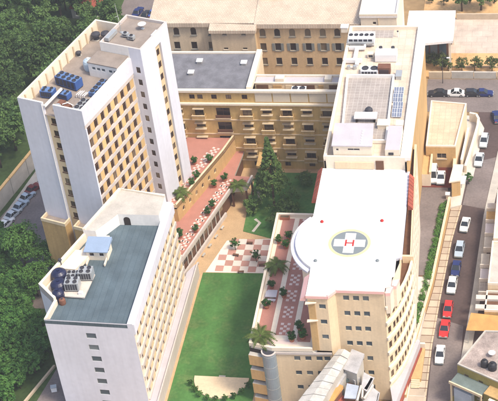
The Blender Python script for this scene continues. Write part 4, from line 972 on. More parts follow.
m = MB(); m.prism([(29.25, -19.9), (31.1, -19.9), (31.1, -19.45), (29.25, -19.45)], 21.5, 23.0); part('parapet', m, 'cream', hw)
m = MB(); m.prism([(28.0, -34.6), (28.6, -34.8), (31.6, -19.8), (31.05, -19.4), (27.35, -31.6)], 0, 3.1, 0, 1); part('plinth', m, ['roof_lilac', 'roof_lilac'], hw)
m = MB(); m.prism([(28.62, -34.8), (28.9, -34.8), (31.9, -19.8), (31.62, -19.8)], 0, 1.3); part('plinth_step', m, 'redtile', hw)
# north roofs
m = MB(); m.box(13.61, 28.59, .61, 44.19, NZ - .3, NZ); part('roof', m, 'roof_pave2', hw)
m = MB(); m.box(14.0, 28.2, .58, .61, PZ - .1, NZ + .6); part('deck_wall', m, 'creamlight', hw)
m = MB(); m.box(15.6, 22.6, .40, .575, PZ + .1, PZ + 1.6); part('wall_panel', m, 'cream', hw)
m = MB(); m.box(23.0, 24.4, .38, .575, PZ + .004, PZ + 1.9); part('door', m, 'wood', hw)
for x0, x1, y0, y1 in ((13.6, 14.2, .62, 44.2), (14.21, 27.4, 43.7, 44.2), (27.4, 29.2, .62, 44.2), (14.21, 27.39, .62, 1.0)):
    m = MB(); m.box(x0, x1, y0, y1, NZ, NZ + .7); part('parapet', m, 'whitewall' if x0 > 20 else 'creamlight', hw)
# paved inner roof with white rims
IR = [(16.1, 5.4), (24.6, 5.4), (24.2, 26.6), (14.9, 26.6)]
m = MB(); m.prism(IR, NZ, NZ + .25); part('inner_roof', m, 'roof_pave', hw)
parapet(hw, IR, NZ + .25, NZ + .85, .38, 'whitewall')
m = MB(); m.box(14.3, 22.6, 40.7, 43.6, NZ, NZ + .03); part('roof_strip', m, 'roof_pave', hw)
m = MB(); m.prism([(24.7, 1.1), (27.3, 1.1), (27.3, 8.4), (24.7, 8.4)], NZ, NZ + 2.0, 0, 1); part('lift_head', m, ['creamlight', 'roof_lilac'], hw)
m = MB(); m.box(25.3, 26.2, 1.0, 1.095, NZ + .9, NZ + 1.4); part('vent', m, 'fan', hw)
# shed on the roof
o = thing('roof_shed', 'pale shed with lilac sheet roof on the hospital wing beside the helipad', 'shed', (19, 4, NZ))
S = [(15.4, 1.15), (22.3, 1.15), (21.9, 7.6), (15.2, 7.6)]
facade(o, S[0], S[1], NZ, NZ + 2.7, [(2.6, NZ + 1.7, 2.2, .45), (.5, NZ + 1.6, .5, .5)], 'creamlight', .12, 'framewhite', 'glass', False); facade(o, S[1], S[2], NZ, NZ + 2.7, [], 'creamlight'); facade(o, S[2], S[3], NZ, NZ + 2.7, [], 'creamlight'); facade(o, S[3], S[0], NZ, NZ + 2.7, [], 'creamlight')
m = MB(); m.prism([(15.2, .95), (22.5, .95), (22.1, 7.8), (15.0, 7.8)], NZ + 2.7, NZ + 2.9); part('roof', m, 'roof_lilac', o)
for k in range(6):
    m = MB(); m.box(20.3, 20.55, 1.6 + k*.75, 1.95 + k*.75, NZ + 2.9, NZ + 3.02); part('bolt_plate', m, 'pad', o)
def rp(px, py, z=NZ): p = G(px, py, z); return (p.x, p.y, z)
def simple(name, label, cat, p, a, pieces):
    o = thing(name, label, cat, p, a, world=False)
    for nm, mm, fn in pieces:
        m = MB(); fn(m); link(nm, m.mesh(nm, [mm]), o)
    return o
p = rp(366, 120, NZ + .25); simple('roof_bench', 'white slab raised on supports in the middle of the paved roof', 'platform', p, 0, [('slab', 'pad', lambda m: m.box(-2.1, 2.1, -1.0, 1.0, .9, 1.15)), ('support', 'void', lambda m: m.box(-1.8, -1.5, -.8, .8, 0, .9)), ('support', 'void', lambda m: m.box(1.5, 1.8, -.8, .8, 0, .9))])
p = rp(384, 126, NZ + .25); simple('hatch_box', 'cream hatch box right of the white slab on the paved roof', 'hatch', p, 0, [('box', 'creamlight', lambda m: m.box(-1.1, 1.1, -.9, .9, 0, .8)), ('lid', 'creamlight', lambda m: m.box(-1.2, 1.2, -1.0, 1.0, .8, .9))])
p = rp(369, 112, NZ + .25); simple('roof_cowl', 'dark cowl behind the white slab on the paved roof', 'vent', p, 0, [('curb', 'cement', lambda m: m.box(-.6, .6, -.5, .5, 0, .3)), ('hood', 'fan', lambda m: m.lathe(0, 0, [(.75, .3), (.7, .7), (.35, 1.05), (0, 1.1)], 12))])
def panel_rack(o):
    for k in range(4):
        f = MB(); f.prism([(-.42, -.95), (.42, -.95), (.42, .95), (-.42, .95)], 0, .06); ff = link('panel', f.mesh('panel', ['solar']), o, (-.45 + (k % 2)*.9, -1.0 + (k//2)*2.0, .55)); ff.rotation_euler = (rad(18), 0, 0)
        e = MB(); e.box(-.44, -.40, -.97, .97, .06, .1); e.box(.40, .44, -.97, .97, .06, .1); e.box(-.4, .4, -.97, -.93, .06, .1); e.box(-.4, .4, .93, .97, .06, .1); e.box(-.02, .02, -.93, .93, .06, .09); e.box(-.4, .4, -.02, .02, .06, .09); link('rim', e.mesh('rim', ['duct']), ff)
    l_ = MB()
    for x in (-.7, .7):
        for y in (-1.7, 1.7): l_.box(x - .04, x + .04, y - .04, y + .04, 0, .5)
    link('stand', l_.mesh('stand', ['metal']), o)
for k, (px, py) in enumerate(((398.5, 97), (397.5, 112))):
    o = thing('solar_rack', ('rack of blue solar panels on white wing roof, rear one of two', 'rack of blue solar panels on white wing roof, front one of two')[k], 'solar panel', rp(px, py), 0, world=False); panel_rack(o); o.scale = (1.05, 1.05, 1)
p = rp(400, 129); simple('water_heater', 'tan heater box behind the lift head, in front of solar racks', 'heater', p, 0, [('casing', 'tower_tan', lambda m: m.box(-.6, .6, -.7, .7, .2, 1.3)), ('lid', 'creamlight', lambda m: m.box(-.7, .7, -.8, .8, 1.3, 1.45)), ('base', 'fan', lambda m: m.box(-.5, .5, -.6, .6, 0, .2))])
# machine yard at the north end
p = rp(362, 43); o = thing('cooling_bank', 'wide white cooling bank with five fan tops at the far end of white wing roof', 'cooler', p, 0, world=False); chiller(o, 5.2, 2.6, 1.9, 5, 'duct', 1, 'duct')
m = MB(); m.box(-2.6, 2.6, -1.9, -1.45, .9, 1.3); m.box(-2.2, 0, -1.9, -1.5, .3, .8); link('pipe_tray', m.mesh('pipe_tray', ['metal']), o)
p = rp(356, 58); simple('duct_tree', 'white branching air duct in front of the wide cooling bank', 'duct', p, 0, [('trunk', 'duct', lambda m: m.box(-.35, .35, -1.6, 2.2, .4, 1.0)), ('branch', 'duct', lambda m: m.box(-2.2, 1.4, -2.3, -1.6, .4, 1.1)), ('branch', 'duct', lambda m: m.box(-1.6, 1.7, 2.2, 2.7, .5, 1.1)), ('stub', 'duct', lambda m: m.box(.2, .9, -3.4, -2.3, .4, .9)), ('stub', 'duct', lambda m: m.box(1.3, 1.7, 2.7, 3.4, .5, 1.0)), ('leg', 'metal', lambda m: m.box(-.1, .1, -.8, -.6, 0, .4)), ('leg', 'metal', lambda m: m.box(-.1, .1, 1.4, 1.6, 0, .4))])
p = rp(386.5, 59); simple('plant_box', 'large white plant box on the white wing roof', 'machine', p, 0, [('casing', 'duct', lambda m: m.box(-2.1, 2.1, -1.2, 1.2, .15, 1.7)), ('skid', 'fan', lambda m: m.box(-1.9, 1.9, -1.0, 1.0, 0, .15)), ('cowl', 'fan', lambda m: m.cyl(-1.2, 1.5, 0, 1.9, .35, 12)), ('cowl', 'fan', lambda m: m.cyl(1.2, 1.5, 0, 1.9, .35, 12))])
p = rp(384.5, 73); simple('generator', 'dark brown generator box on the white wing roof', 'machine', p, 0, [('casing', 'brownmach', lambda m: m.box(-1.2, 1.2, -.8, .8, .12, 1.7)), ('base', 'fan', lambda m: m.box(-1.1, 1.1, -.7, .7, 0, .12)), ('louvre', 'fan', lambda m: [m.box(-.9, .9, -.84, -.8, .4 + k*.25, .52 + k*.25) for k in range(4)])])
p = rp(370, 73); o = thing('fan_box', 'white box with two dark fans left of the brown generator', 'fan', p, 0, world=False); chiller(o, 3.4, 1.8, 1.1, 2, 'duct', 1, 'duct')
p = rp(371, 57); simple('small_unit', 'small cream air unit between the branching duct and plant box', 'air conditioner', p, 0, [('casing', 'creamlight', lambda m: m.box(-.6, .6, -.5, .5, .1, 1.0)), ('louvre', 'fan', lambda m: m.box(-.4, .4, -.53, -.5, .3, .8)), ('foot', 'fan', lambda m: m.box(-.5, .5, -.4, .4, 0, .1))])
p = rp(399, 77); simple('vent_box', 'narrow grey vent box by the right parapet of white wing', 'vent', p, 0, [('casing', 'metal', lambda m: m.box(-.5, .5, -1.0, 1.0, 0, .8)), ('lid', 'metal', lambda m: m.box(-.6, .6, -1.1, 1.1, .8, .9))])
p = rp(352, 69); simple('pump_unit', 'small grey pumps at the left edge of white wing roof', 'machine', p, 0, [('pump', 'metal', lambda m: m.cyl(-.6, 0, 0, .8, .35, 12)), ('pump', 'metal', lambda m: m.cyl(.6, 0, 0, .8, .35, 12)), ('pipe', 'duct', lambda m: m.bar((-1.1, 0, .5), (1.2, 0, .5), .1))])
p = rp(345, 31); simple('roof_box', 'cream box at the far left corner of white wing roof', 'box', p, 0, [('casing', 'creamlight', lambda m: m.box(-.7, .7, -.6, .6, 0, 1.1)), ('lid', 'pad', lambda m: m.box(-.8, .8, -.7, .7, 1.1, 1.25))])
p = rp(398, 37); simple('roof_pipe', 'thin vent pipe on the far right of white wing roof', 'pipe', p, 0, [('pipe', 'duct', lambda m: m.bar((0, 0, 0), (0, 0, 1.3), .08)), ('cap', 'fan', lambda m: m.cyl(0, 0, 1.3, 1.45, .18, 10))])
# pink roof terrace
TER = [(3.5, 2.0), (3.9, -32.6), (8.2, -33.9), (15.5, -33.2), (14.9, -33.0), (13.6, -8), (13.6, 2.0)]
TER = [(13.7, 2.0), (3.5, 2.0), (3.9, -32.6), (8.0, -33.6), (14.95, -33.4), (15.6, -33.05), (15.5, -26)]
m = MB(); m.prism(TER, TZ - .4, TZ, 0, 1); part('terrace', m, ['cement', 'creamlight'], hw)
def flat(x0, x1, y0, y1, z, mt, name):
    m = MB(); m.box(x0, x1, y0, y1, z - .02, z); part(name, m, mt, hw)
flat(4.75, 7.05, -30.6, 1.2, TZ + .006, 'pink', 'terrace_paving'); flat(7.95, 10.9, -29.8, 1.2, TZ + .006, 'pink', 'terrace_paving'); flat(11.8, 14.2, -31.2, -6, TZ + .006, 'pink', 'terrace_paving'); flat(5.0, 12, -31.9, -30.9, TZ + .007, 'pinkpale', 'terrace_paving')
motif('tile_pattern', hw, [(9.4, -28.2 + k*4.15) for k in range(8)], TZ + .008, .58, rad(90))
m = MB(); m.prism([(3.5, 2.0), (3.9, -32.6), (4.35, -32.4), (3.95, 1.6)], TZ, TZ + .75); m.prism([(3.95, 1.55), (13.6, 1.55), (13.6, 2.0), (3.5, 2.0)], TZ, TZ + .75); m.prism([(3.9, -32.6), (8.0, -33.6), (14.9, -33.4), (14.9, -33.05), (8.0, -33.2), (4.36, -32.3)], TZ, TZ + .7); part('parapet', m, 'creamlight', hw)
facade(hw, (3.5, 2.0), (3.9, -32.6), 0, TZ - .4, [], 'cream'); facade(hw, (13.6, 2.0), (3.5, 2.0), 0, TZ - .4, [], 'cream')
wl_ = math.hypot(18.15 - 8.2, 1.2)
facade(hw, (8.2, -33.5), (18.15, -33.14), 0, TZ - .4, [(u, z, 1.05, 1.0) for z in (10.7, 7.2, 3.7) for u in (3.4, 5.3, 7.2, 9.0 - .45)], 'cream', .18, 'shutter', 'glassblue', False)
m = MB(); m.prism([(8.2, -33.72), (18.15, -33.36), (18.15, -33.15), (8.2, -33.51)], TZ - .75, TZ - .3); part('band', m, 'greyband', hw)
# stacked balconies and curved glass stair at the terrace corner
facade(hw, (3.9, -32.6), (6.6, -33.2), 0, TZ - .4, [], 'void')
for k in range(4):
    z = TZ - 3.7 - k*3.45
    m = MB(); m.prism([(3.75, -33.5), (6.5, -34.0), (6.6, -33.21), (3.9, -32.61)], z, z + 2.35, 0, 1); part('balcony', m, ['ochre', 'cement'], hw)
m = MB(); m.lathe(7.35, -33.4, [(1.25, 0), (1.25, TZ - .35)], 24); part('glass_stair', m, 'glasstower', hw, smooth=True)
m = MB(); m.cyl(7.35, -33.4, TZ - .35, TZ - .2, 1.32, 24); part('stair_cap', m, 'greyband', hw); m = MB(); m.cyl(7.35, -33.4, TZ - .19, TZ - .15, 1.05, 24); part('stair_cap', m, 'fan', hw)
for k in range(5):
    m = MB(); m.cyl(7.35, -33.4, 1.8 + k*2.6, 1.88 + k*2.6, 1.275, 24); part('glazing_bar', m, 'metal', hw)
o = thing('planter_tables', 'pale grey stone table set between shrubs on the roof terrace', 'table', (5.9, -20.4, TZ), 0, world=False)
m = MB(); m.box(-1.0, 1.0, -.75, .75, .65, .78); link('top', m.mesh('top', ['roof_lilac']), o); m = MB(); m.box(-.35, .35, -.35, .35, 0, .65); link('base', m.mesh('base', ['cement']), o)
for s in (-1, 1):
    m = MB(); m.box(-.9, .9, s*1.15 - .25, s*1.15 + .25, .36, .45); m.box(-.7, -.5, s*1.15 - .2, s*1.15 + .2, 0, .36); m.box(.5, .7, s*1.15 - .2, s*1.15 + .2, 0, .36); link('bench', m.mesh('bench', ['roof_lilac']), o)
for px, py, s, w_ in ((289, 239, 1.0, 'rear right of the group of three'), (279, 243, 1.0, 'left of the group of three'), (286, 248, 1.05, 'front of the group of three'), (272, 288, .95, 'just behind the stone table'), (267, 308, 1.05, 'just in front of the stone table'), (284, 297, 1.05, 'right of the stone table'), (300, 330, 1.1, 'front right group, rear one'), (303, 339, 1.2, 'front right group, right one'), (292, 341, 1.1, 'front right group, left one')):
    p = G(px, py, TZ); shrub('round potted shrub on the roof terrace, ' + w_, (p.x, p.y, TZ), s)
p = G(277, 269, TZ); palm('broad palm on the roof terrace beside the chequered court', (p.x, p.y, TZ), .9, 1.1)
p = G(261, 341, TZ); palm('broad palm at the front left corner of roof terrace', (p.x, p.y, TZ), .9, 1.2)
p = G(285, 219, TZ); simple('stone_planter', 'dark red planter at the rear edge of roof terrace', 'planter', (p.x, p.y, TZ), 0, [('box', 'terracotta', lambda m: m.box(-.9, .9, -.35, .35, 0, .6)), ('soil', 'soil', lambda m: m.box(-.8, .8, -.28, .28, .6, .63))])
# court furniture
CT = [tree_meshes(700 + i, 2.6, 1.1, 26, 26, .13, 'leafbush', 4, .08, .3) for i in range(2)]
for px, py, w_ in ((236, 250, 'left'), (257, 262, 'right')):
    p = G(px, py, 0); plant_tree('court_tree', CT[0], 'small round tree on the chequered court, %s of the pair' % w_, 'tree', (p.x, p.y, .04), 1.15)
for px, py, w_ in ((250, 244, 'at the rear'), (236, 256, 'by the left tree'), (262, 266, 'by the right tree'), (241, 273, 'at the lawn edge')):
    p = G(px, py, .03); simple('court_bench', 'low dark bench on the chequered court, ' + w_, 'bench', (p.x, p.y, .042), R.uniform(-.2, .2), [('seat', 'wood', lambda m: m.box(-.6, .6, -.22, .22, .36, .44)), ('leg', 'fan', lambda m: m.box(-.5, -.4, -.18, .18, 0, .36)), ('leg', 'fan', lambda m: m.box(.4, .5, -.18, .18, 0, .36))])
# half-round stage at the near end of the lawn
c0 = G(222, 378, .06)
o = thing('stone_stage', 'pale half round stone platform at the near end of lawn', 'platform', (c0.x, c0.y, .05))
hp = [(c0.x - 5.0*math.cos(a), c0.y - 5.2*math.sin(a)) for a in [math.pi*k/20 for k in range(21)]]
m = MB(); m.prism(hp, .05, .35, 0, 0); part('slab', m, 'cream', o)
m = MB(); m.box(c0.x - .6, c0.x + .6, c0.y + .02, c0.y + .5, .05, .2); part('step', m, 'cement', o)
for k in range(9):
    a = math.pi*(.12 + .095*k); x, y = c0.x - 5.6*math.cos(a), c0.y - 5.8*math.sin(a)
    plant_tree('hedge_bush', VT[k % 3], 'dark green low bush in the ring round the stone stage', 'bush', (x, y, .05), .34, 'bushes round the stone stage')

# ================================================================== 7. annex, gate and walls by the street
an = thing('annex', 'low annex with sandy flat roof beside the white wing and rear street', 'building', (32, 40, 0))
AZ = 6.8; AN = [(29.1, 32.2), (35.1, 32.2), (36.6, 47.2), (29.1, 48.2)]
facade(an, AN[0], AN[1], 1.6, AZ, [(2.2, 3.9, 1.9, 1.3)], 'ochre', .25, sill=True); facade(an, AN[1], AN[2], 0, AZ, [], 'cream'); facade(an, AN[2], AN[3], 0, AZ, [], 'cream'); facade(an, AN[3], AN[0], 0, AZ, [], 'cream')
m = MB(); m.prism(shrink(AN), AZ - .4, AZ); part('roof', m, 'roof_sand', an)
parapet(an, AN, AZ, AZ + .35, .3, 'creamlight')
m = MB(); m.prism([(28.62, 26.0), (30.4, 26.0), (30.4, 32.0), (29.08, 32.0), (29.08, 46), (28.62, 46)], 1.6, 4.6, 0, 1); part('link_block', m, ['creamlight', 'ochre'], an)
m = MB(); m.box(30.1, 30.5, 26, 32.1, 4.6, 5.2); part('parapet', m, 'cream', an)
m = MB(); m.box(34.6, 35.2, 25.8, 32.19, .5, 4.0); part('bay_wall', m, 'cream', an)
o = thing('curved_wall', 'curved pale boundary wall at the street corner by annex', 'wall', (38.2, 44, 0))
pts = [(37.0, 50.6), (38.4, 50.2), (39.0, 48.6), (38.9, 46), (38.4, 42), (37.6, 36), (37.0, 32)]
for (x0, y0), (x1, y1) in zip(pts, pts[1:]):
    d = Vector((x1 - x0, y1 - y0)).normalized(); n_ = Vector((-d.y, d.x))*.25
    m = MB(); m.prism([(x0 - n_.x, y0 - n_.y), (x0 + n_.x, y0 + n_.y), (x1 + n_.x, y1 + n_.y), (x1 - n_.x, y1 - n_.y)][::-1] if False else [(x0 + n_.x, y0 + n_.y), (x1 + n_.x, y1 + n_.y), (x1 - n_.x, y1 - n_.y), (x0 - n_.x, y0 - n_.y)][::-1], 0, 2.3); part('wall_segment', m, 'creamlight', o)
mb = MB(); mb.prism([(36.7, 30), (38.6, 31), (40.2, 48), (38.6, 52.4), (29, 53), (29, 48.3), (36.6, 47.4)], -.02, .12); structure('corner_pavement', mb, 'concrete')
o = thing('inner_wall', 'straight pale wall between annex and curved boundary wall', 'wall', (37.1, 40, 0)); m = MB(); m.prism([(36.0, 33), (36.3, 33), (37.2, 44), (36.9, 44)], 0, 3.0); part('wall', m, 'creamlight', o); m = MB(); m.prism([(35.95, 33), (36.35, 33), (37.25, 44), (36.85, 44)], 3.0, 3.12); part('coping', m, 'pad', o)
gh = thing('gatehouse', 'small ochre gatehouse with pale flat roof at the street entrance', 'gatehouse', (35, 28, 0))
GP = [(34.7, 24.0), (36.4, 24.6), (36.6, 29.4), (35.0, 29.4)]
facade(gh, GP[0], GP[1], .5, 4.2, [], 'ochre'); facade(gh, GP[1], GP[2], .5, 4.2, [(1.2, 1.7, 1.2, 1.2), (3.2, 1.7, 1.0, 1.2)], 'creamlight', .15); facade(gh, GP[2], GP[3], .5, 4.2, [], 'ochre'); facade(gh, GP[3], GP[0], .5, 4.2, [], 'ochre')
m = MB(); m.prism([(34.2, 23.8), (36.4, 24.4), (36.8, 29.6), (34.8, 29.6)], 4.2, 4.5); part('roof', m, 'creamlight', gh)
m = MB(); m.prism([(36.25, 25), (37.2, 25), (37.5, 27.6), (36.45, 27.6)], 3.0, 3.15); part('awning', m, 'pad', gh)
# retaining wall and hedge along the street
rw = thing('retaining_wall', 'long pale ochre retaining wall between hedge and street pavement', 'wall', (31.5, -4, 0))
ys = [-31, -27, -22, -17, -12, -7, -3, 2, 7, 11, 16, 21.5]
for y0, y1 in zip(ys, ys[1:]):
    m = MB(); m.prism([(lerp(WALL_E, y0) - .3, y0), (lerp(WALL_E, y0) + .18, y0), (lerp(WALL_E, y1) + .18, y1 - .04), (lerp(WALL_E, y1) - .3, y1 - .04)], 0, [1.0 + (y0 + 31)*.03]*2 + [1.0 + (y1 + 31)*.03]*2, 0, 1); part('wall_segment', m, ['ochre', 'cream'], rw)
rngh = random.Random(9); cl = []
for k in range(330):
    y = rngh.uniform(-20, 20.8); cl.append((lerp(WALL_E, y) - .85 + rngh.uniform(-.65, .4), y, 1.75 + rngh.uniform(-.3, .35) - max(0, -y)*.035, .45))
f = MB(); leaf_cloud(f, cl, 44, .13, rngh)
o = thing('hedge', 'long narrow green hedge behind the retaining wall', 'hedge', (31.5, 2, 0)); part('foliage', f, leaf_mat('hedge_leaves', (.060, .150, .025), (.130, .270, .050), .1), o); m = MB()
for y in range(-16, 21, 2): m.bar((lerp(WALL_E, y) - .85, y, .2), (lerp(WALL_E, y) - .85, y, 1.6), .05)
part('stem', m, 'bark', o)
o = thing('gate_pillar', 'white capped pillar at the end of retaining wall near gatehouse', 'pillar', (34.0, 22.2, 0)); m = MB(); m.box(33.7, 34.3, 21.9, 22.5, 0, 2.7); part('shaft', m, 'creamlight', o); m = MB(); m.box(33.55, 34.45, 21.75, 22.65, 2.7, 2.9); part('cap', m, 'pad', o)
o = thing('stair_well', 'ochre sunken stair beside the balcony bands at street level', 'stairs', (31.2, -22, 0))
m = MB(); m.prism([(30.3, -27), (32.2, -27), (32.4, -19.5), (31.9, -19.2), (31.6, -19.2)], -.0, .9, 0, 1); part('landing', m, ['ochre', 'ochre'], o)
for k in range(5):
    m = MB(); m.box(30.5, 32.0, -27.3 - k*.35, -27.0 - k*.35, 0, .75 - k*.15); part('step', m, 'cream', o)
m = MB(); m.box(30.4, 32.4, -19.5, -19.1, .9, 2.0); part('wall', m, 'creamlight', o)
mb = MB(); mb.prism([(29.0, -38), (33.2, -38), (33.2, -29.3), (30.0, -29.3)], -.02, .13); structure('corner_pavement', mb, 'concrete')
# rear street wall
o = thing('bank_wall', 'low brown stone wall between rear street and orange bank', 'wall', (46, 66.9, 0))
for k in range(9):
    m = MB(); m.box(27.2 + k*5, 32.1 + k*5, 66.7, 67.15, 0, 1.7 + .1*(k % 2)); part('wall_segment', m, 'cement' if k % 3 else 'kerb', o)
o = thing('terrace_kerb', 'thin stone kerb across the middle of orange bank', 'kerb', (46, 71, 0)); m = MB(); m.box(29, 70, 70.9, 71.1, 0, .5); part('kerb', m, 'kerb', o)
o = thing('plaza_wall', 'brown wall along the far side of upper plaza', 'wall', (50, 91.6, 0)); m = MB(); m.box(32, 80, 91.4, 91.8, 0, 1.5); part('wall', m, 'kerb', o)
for k, (px, py, s) in enumerate(((434, 66, .9), (442, 70, 1.0), (448, 69, .8), (462, 71, .8), (475, 71, .85), (492, 71, .9), (440, 60, .7))):
    p = G(px, py, 0); plant_tree('bank_shrub', OT[k % 2], 'dusty green shrub on the orange bank, %s' % ('first from the white canopy', 'second from the white canopy', 'third from the white canopy', 'fourth from the canopy', 'fifth from the canopy', 'farthest right', 'behind the first pair')[k], 'shrub', (p.x, p.y, 0), s)
for k, (px, py, s) in enumerate(((444, 5, 1.0), (462, 11, 1.5), (481, 10, 1.6), (470, 3, 1.2), (494, 3, 1.2), (432, 3, .8))):
    p = G(px, py, 0); plant_tree('plaza_tree', BT[k % 2] if s > 1.4 else OT[k % 2], 'green tree beyond the upper plaza, %s' % ('behind the white canopy', 'left of the two large ones', 'right of the two large ones', 'between and behind the large ones', 'in the top right corner', 'partly behind the white canopy')[k], 'tree', (p.x, p.y, 0), s*.62)
o = thing('street_lamp', 'thin street lamp at the rear street beside white wing', 'lamp', (30.4, 64.9, 0)); m = MB(); m.bar((30.4, 64.9, 0), (30.4, 64.9, 6.8), .09, r2=.05); part('pole', m, 'fan', o); m = MB(); m.bar((30.4, 64.9, 6.7), (31.6, 64.6, 7.0), .05); part('arm', m, 'fan', o); m = MB(); m.box(31.4, 32.1, 64.45, 64.75, 6.9, 7.05); part('lamp_head', m, 'duct', o)
o = thing('litter_bin', 'small dark bin on the pavement by the gatehouse', 'bin', (37.0, 30.2, .12)); m = MB(); m.lathe(37.0, 30.2, [(0, .12), (.3, .12), (.36, 1.0), (.3, 1.05), (0, 1.1)], 12); part('drum', m, 'fan', o); m = MB(); m.cyl(37.0, 30.2, 1.06, 1.14, .34, 12); part('rim', m, 'metal', o)
p = G(472, 184, 0); plant_tree('street_tree', CT[1], 'small dark street tree on the kerb in front of gatehouse', 'tree', (p.x - .6, p.y, 0), 1.1)

# ================================================================== 8. neighbours across the street and in the foreground
def flat_house(name, label, poly, z, wallm, roofm, wins=(), par=.5, parm='creamlight', z0=0.0):
    cxm = sum(p[0] for p in poly)/len(poly); cym = sum(p[1] for p in poly)/len(poly)
    o = thing(name, label, 'house', (cxm, cym, z0))
    for i in range(len(poly)): facade(o, poly[i], poly[(i + 1) % len(poly)], z0, z, [q[1:] for q in wins if q[0] == i], wallm, .2)
    m = MB(); m.prism(shrink(poly), z - .3, z); part('roof', m, roofm, o)
    if par: parapet(o, poly, z, z + par, .28, parm)
    return o
o = flat_house('terraced_house', 'beige terraced house at right edge, upper one with grey balcony slabs', [(43.6, 4.5), (54, 4.5), (54, 19), (43.9, 19)], 6.2, 'cream', 'concrete', [(0, 2, 3.5, 1.0, 1.3)])
for k, (y0, y1, mm) in enumerate(((4.7, 8.6, 'cement'), (8.9, 12.6, 'roof_lilac'), (12.9, 16.2, 'tower_tan'), (16.4, 18.8, 'concrete'))):
    m = MB(); m.box(41.8 + .05*k, 43.58, y0, y1, 3.1, 3.4, 0, 1); part('balcony', m, ['creamlight', mm], o); m = MB(); m.box(41.75 + .05*k, 43.57, y0 - .2, y0 - .01, 3.0, 4.2); part('divider', m, 'concrete', o)
o = flat_house('terraced_house', 'beige terraced house at right edge, middle one with brown gaps', [(43.0, -7.6), (54, -7.6), (54, 4.2), (43.4, 4.2)], 5.8, 'cream', 'cement', [(0, 1.5, 3.2, 1.0, 1.3)])
for k, (y0, y1, mm) in enumerate(((-7.4, -4.2, 'roof_pave'), (-3.9, -.4, 'roof_lilac'), (0, 3.8, 'cement'))):
    m = MB(); m.box(41.4, 42.98, y0, y1, 3.0, 3.3, 0, 1); part('balcony', m, ['tower_tan', mm], o); m = MB(); m.box(41.3, 42.97, y0 - .24, y0 - .01, 2.9, 4.1); part('divider', m, 'concrete', o)
o = flat_house('terraced_house', 'low brown house at right edge, lower one beside the orange awning', [(42.6, -13.2), (54, -13.2), (54, -8.0), (42.8, -8.0)], 4.4, 'tower_tan', 'wood', [(0, 1.5, 2.0, 1.0, 1.3)])
for k, y0 in enumerate((-12.9, -10.4)):
    m = MB(); m.box(41.0, 46, y0, y0 + 1.1, 4.42, 4.9); part('roof_slab', m, 'concrete', o)
o = thing('orange_awning', 'bright orange awning over the far pavement by old flat roof', 'awning', (42.6, -16.5, 0))
AWN = [tuple(G(px, py, 3.6).xy) for px, py in ((466, 330), (499, 331), (499, 317), (471, 314))]
m = MB(); m.prism(AWN, 3.45, [3.5, 3.5, 3.9, 3.9]); part('cloth', m, 'tarp', o)
for q in shrink(AWN, .2):
    m = MB(); m.bar((q[0], q[1], 0), (q[0], q[1], 3.5), .06); part('post', m, 'metal', o)
OB = [(38.7, -29.2), (49.5, -35.0), (55, -26), (53, -20.6), (43.0, -20.8)]
o = flat_house('old_house', 'old house with stained grey flat roof and two dark tanks at bottom right', OB, 7.0, 'olive', 'oldroof', [(0, 1.2, 4.2, 1.0, 1.4), (0, 4.0, 4.2, 1.0, 1.4), (0, 6.6, 4.2, 1.0, 1.4), (0, 1.2, 1.0, 1.0, 1.6), (0, 4.0, 1.0, 1.0, 1.6)], .25, 'cement')
d = Vector((10.8, -5.8)).normalized(); n_ = Vector((d.y, -d.x)); b0 = Vector((38.7, -29.2))
def ob(u, w): q = b0 + d*u + n_*w; return (q.x, q.y)
for nm, mm, u0, u1, w0, w1, z0, z1 in (('canopy', 'teal', .1, 6.2, .02, 2.6, 5.0, 5.2), ('canopy', 'tower_tan', 6.4, 9.4, .02, 2.2, 5.4, 5.6), ('beam', 'cream', -.1, 6.3, 2.45, 2.7, 4.8, 5.3), ('post', 'cream', 5.9, 6.15, 2.3, 2.55, 0, 4.8), ('post', 'cream', .1, .35, 2.3, 2.55, 0, 4.8), ('yard_floor', 'olive', -.2, 9.5, .05, 5, .0, .3), ('cabin', 'tinblue', .6, 4.0, 1.2, 2.2, .3, 3.6), ('ledge', 'creamlight', 7.6, 9.6, 2.3, 2.8, 4.4, 5.2)):
    m = MB(); m.prism([ob(u0, w1), ob(u1, w1), ob(u1, w0), ob(u0, w0)], z0, z1); part(nm, m, mm, o)
for k, (px, py) in enumerate(((484.5, 366), (492.5, 369))):
    p = G(px, py, 7.0); q = thing('water_tank', ('black water tank on the stained roof at bottom right, left one', 'black water tank on the stained roof at bottom right, right one')[k], 'tank', (p.x, p.y, 7.0), 0, world=False)
    m = MB(); s = .62 + .1*k; m.lathe(0, 0, [(0, 0), (s, 0), (s*1.05, .3), (s, .6), (s*1.05, 1.0), (s*.8, 1.3), (.25, 1.45), (0, 1.45)], 16); link('shell', m.mesh('shell', ['blacktank'], smooth=True), q); m = MB(); m.cyl(0, 0, 1.44, 1.58, .22, 10); link('lid', m.mesh('lid', ['blacktank']), q)
p = G(492, 356, 7.0); simple('satellite_dish', 'white dish on the stained roof at bottom right', 'dish', (p.x, p.y, 7.0), .4, [('dish', 'duct', lambda m: m.lathe(0, 0, [(0, .55), (.35, .6), (.62, .8), (.35, .66), (0, .6)], 14)), ('foot', 'metal', lambda m: m.bar((0, 0, 0), (0, 0, .56), .05))])
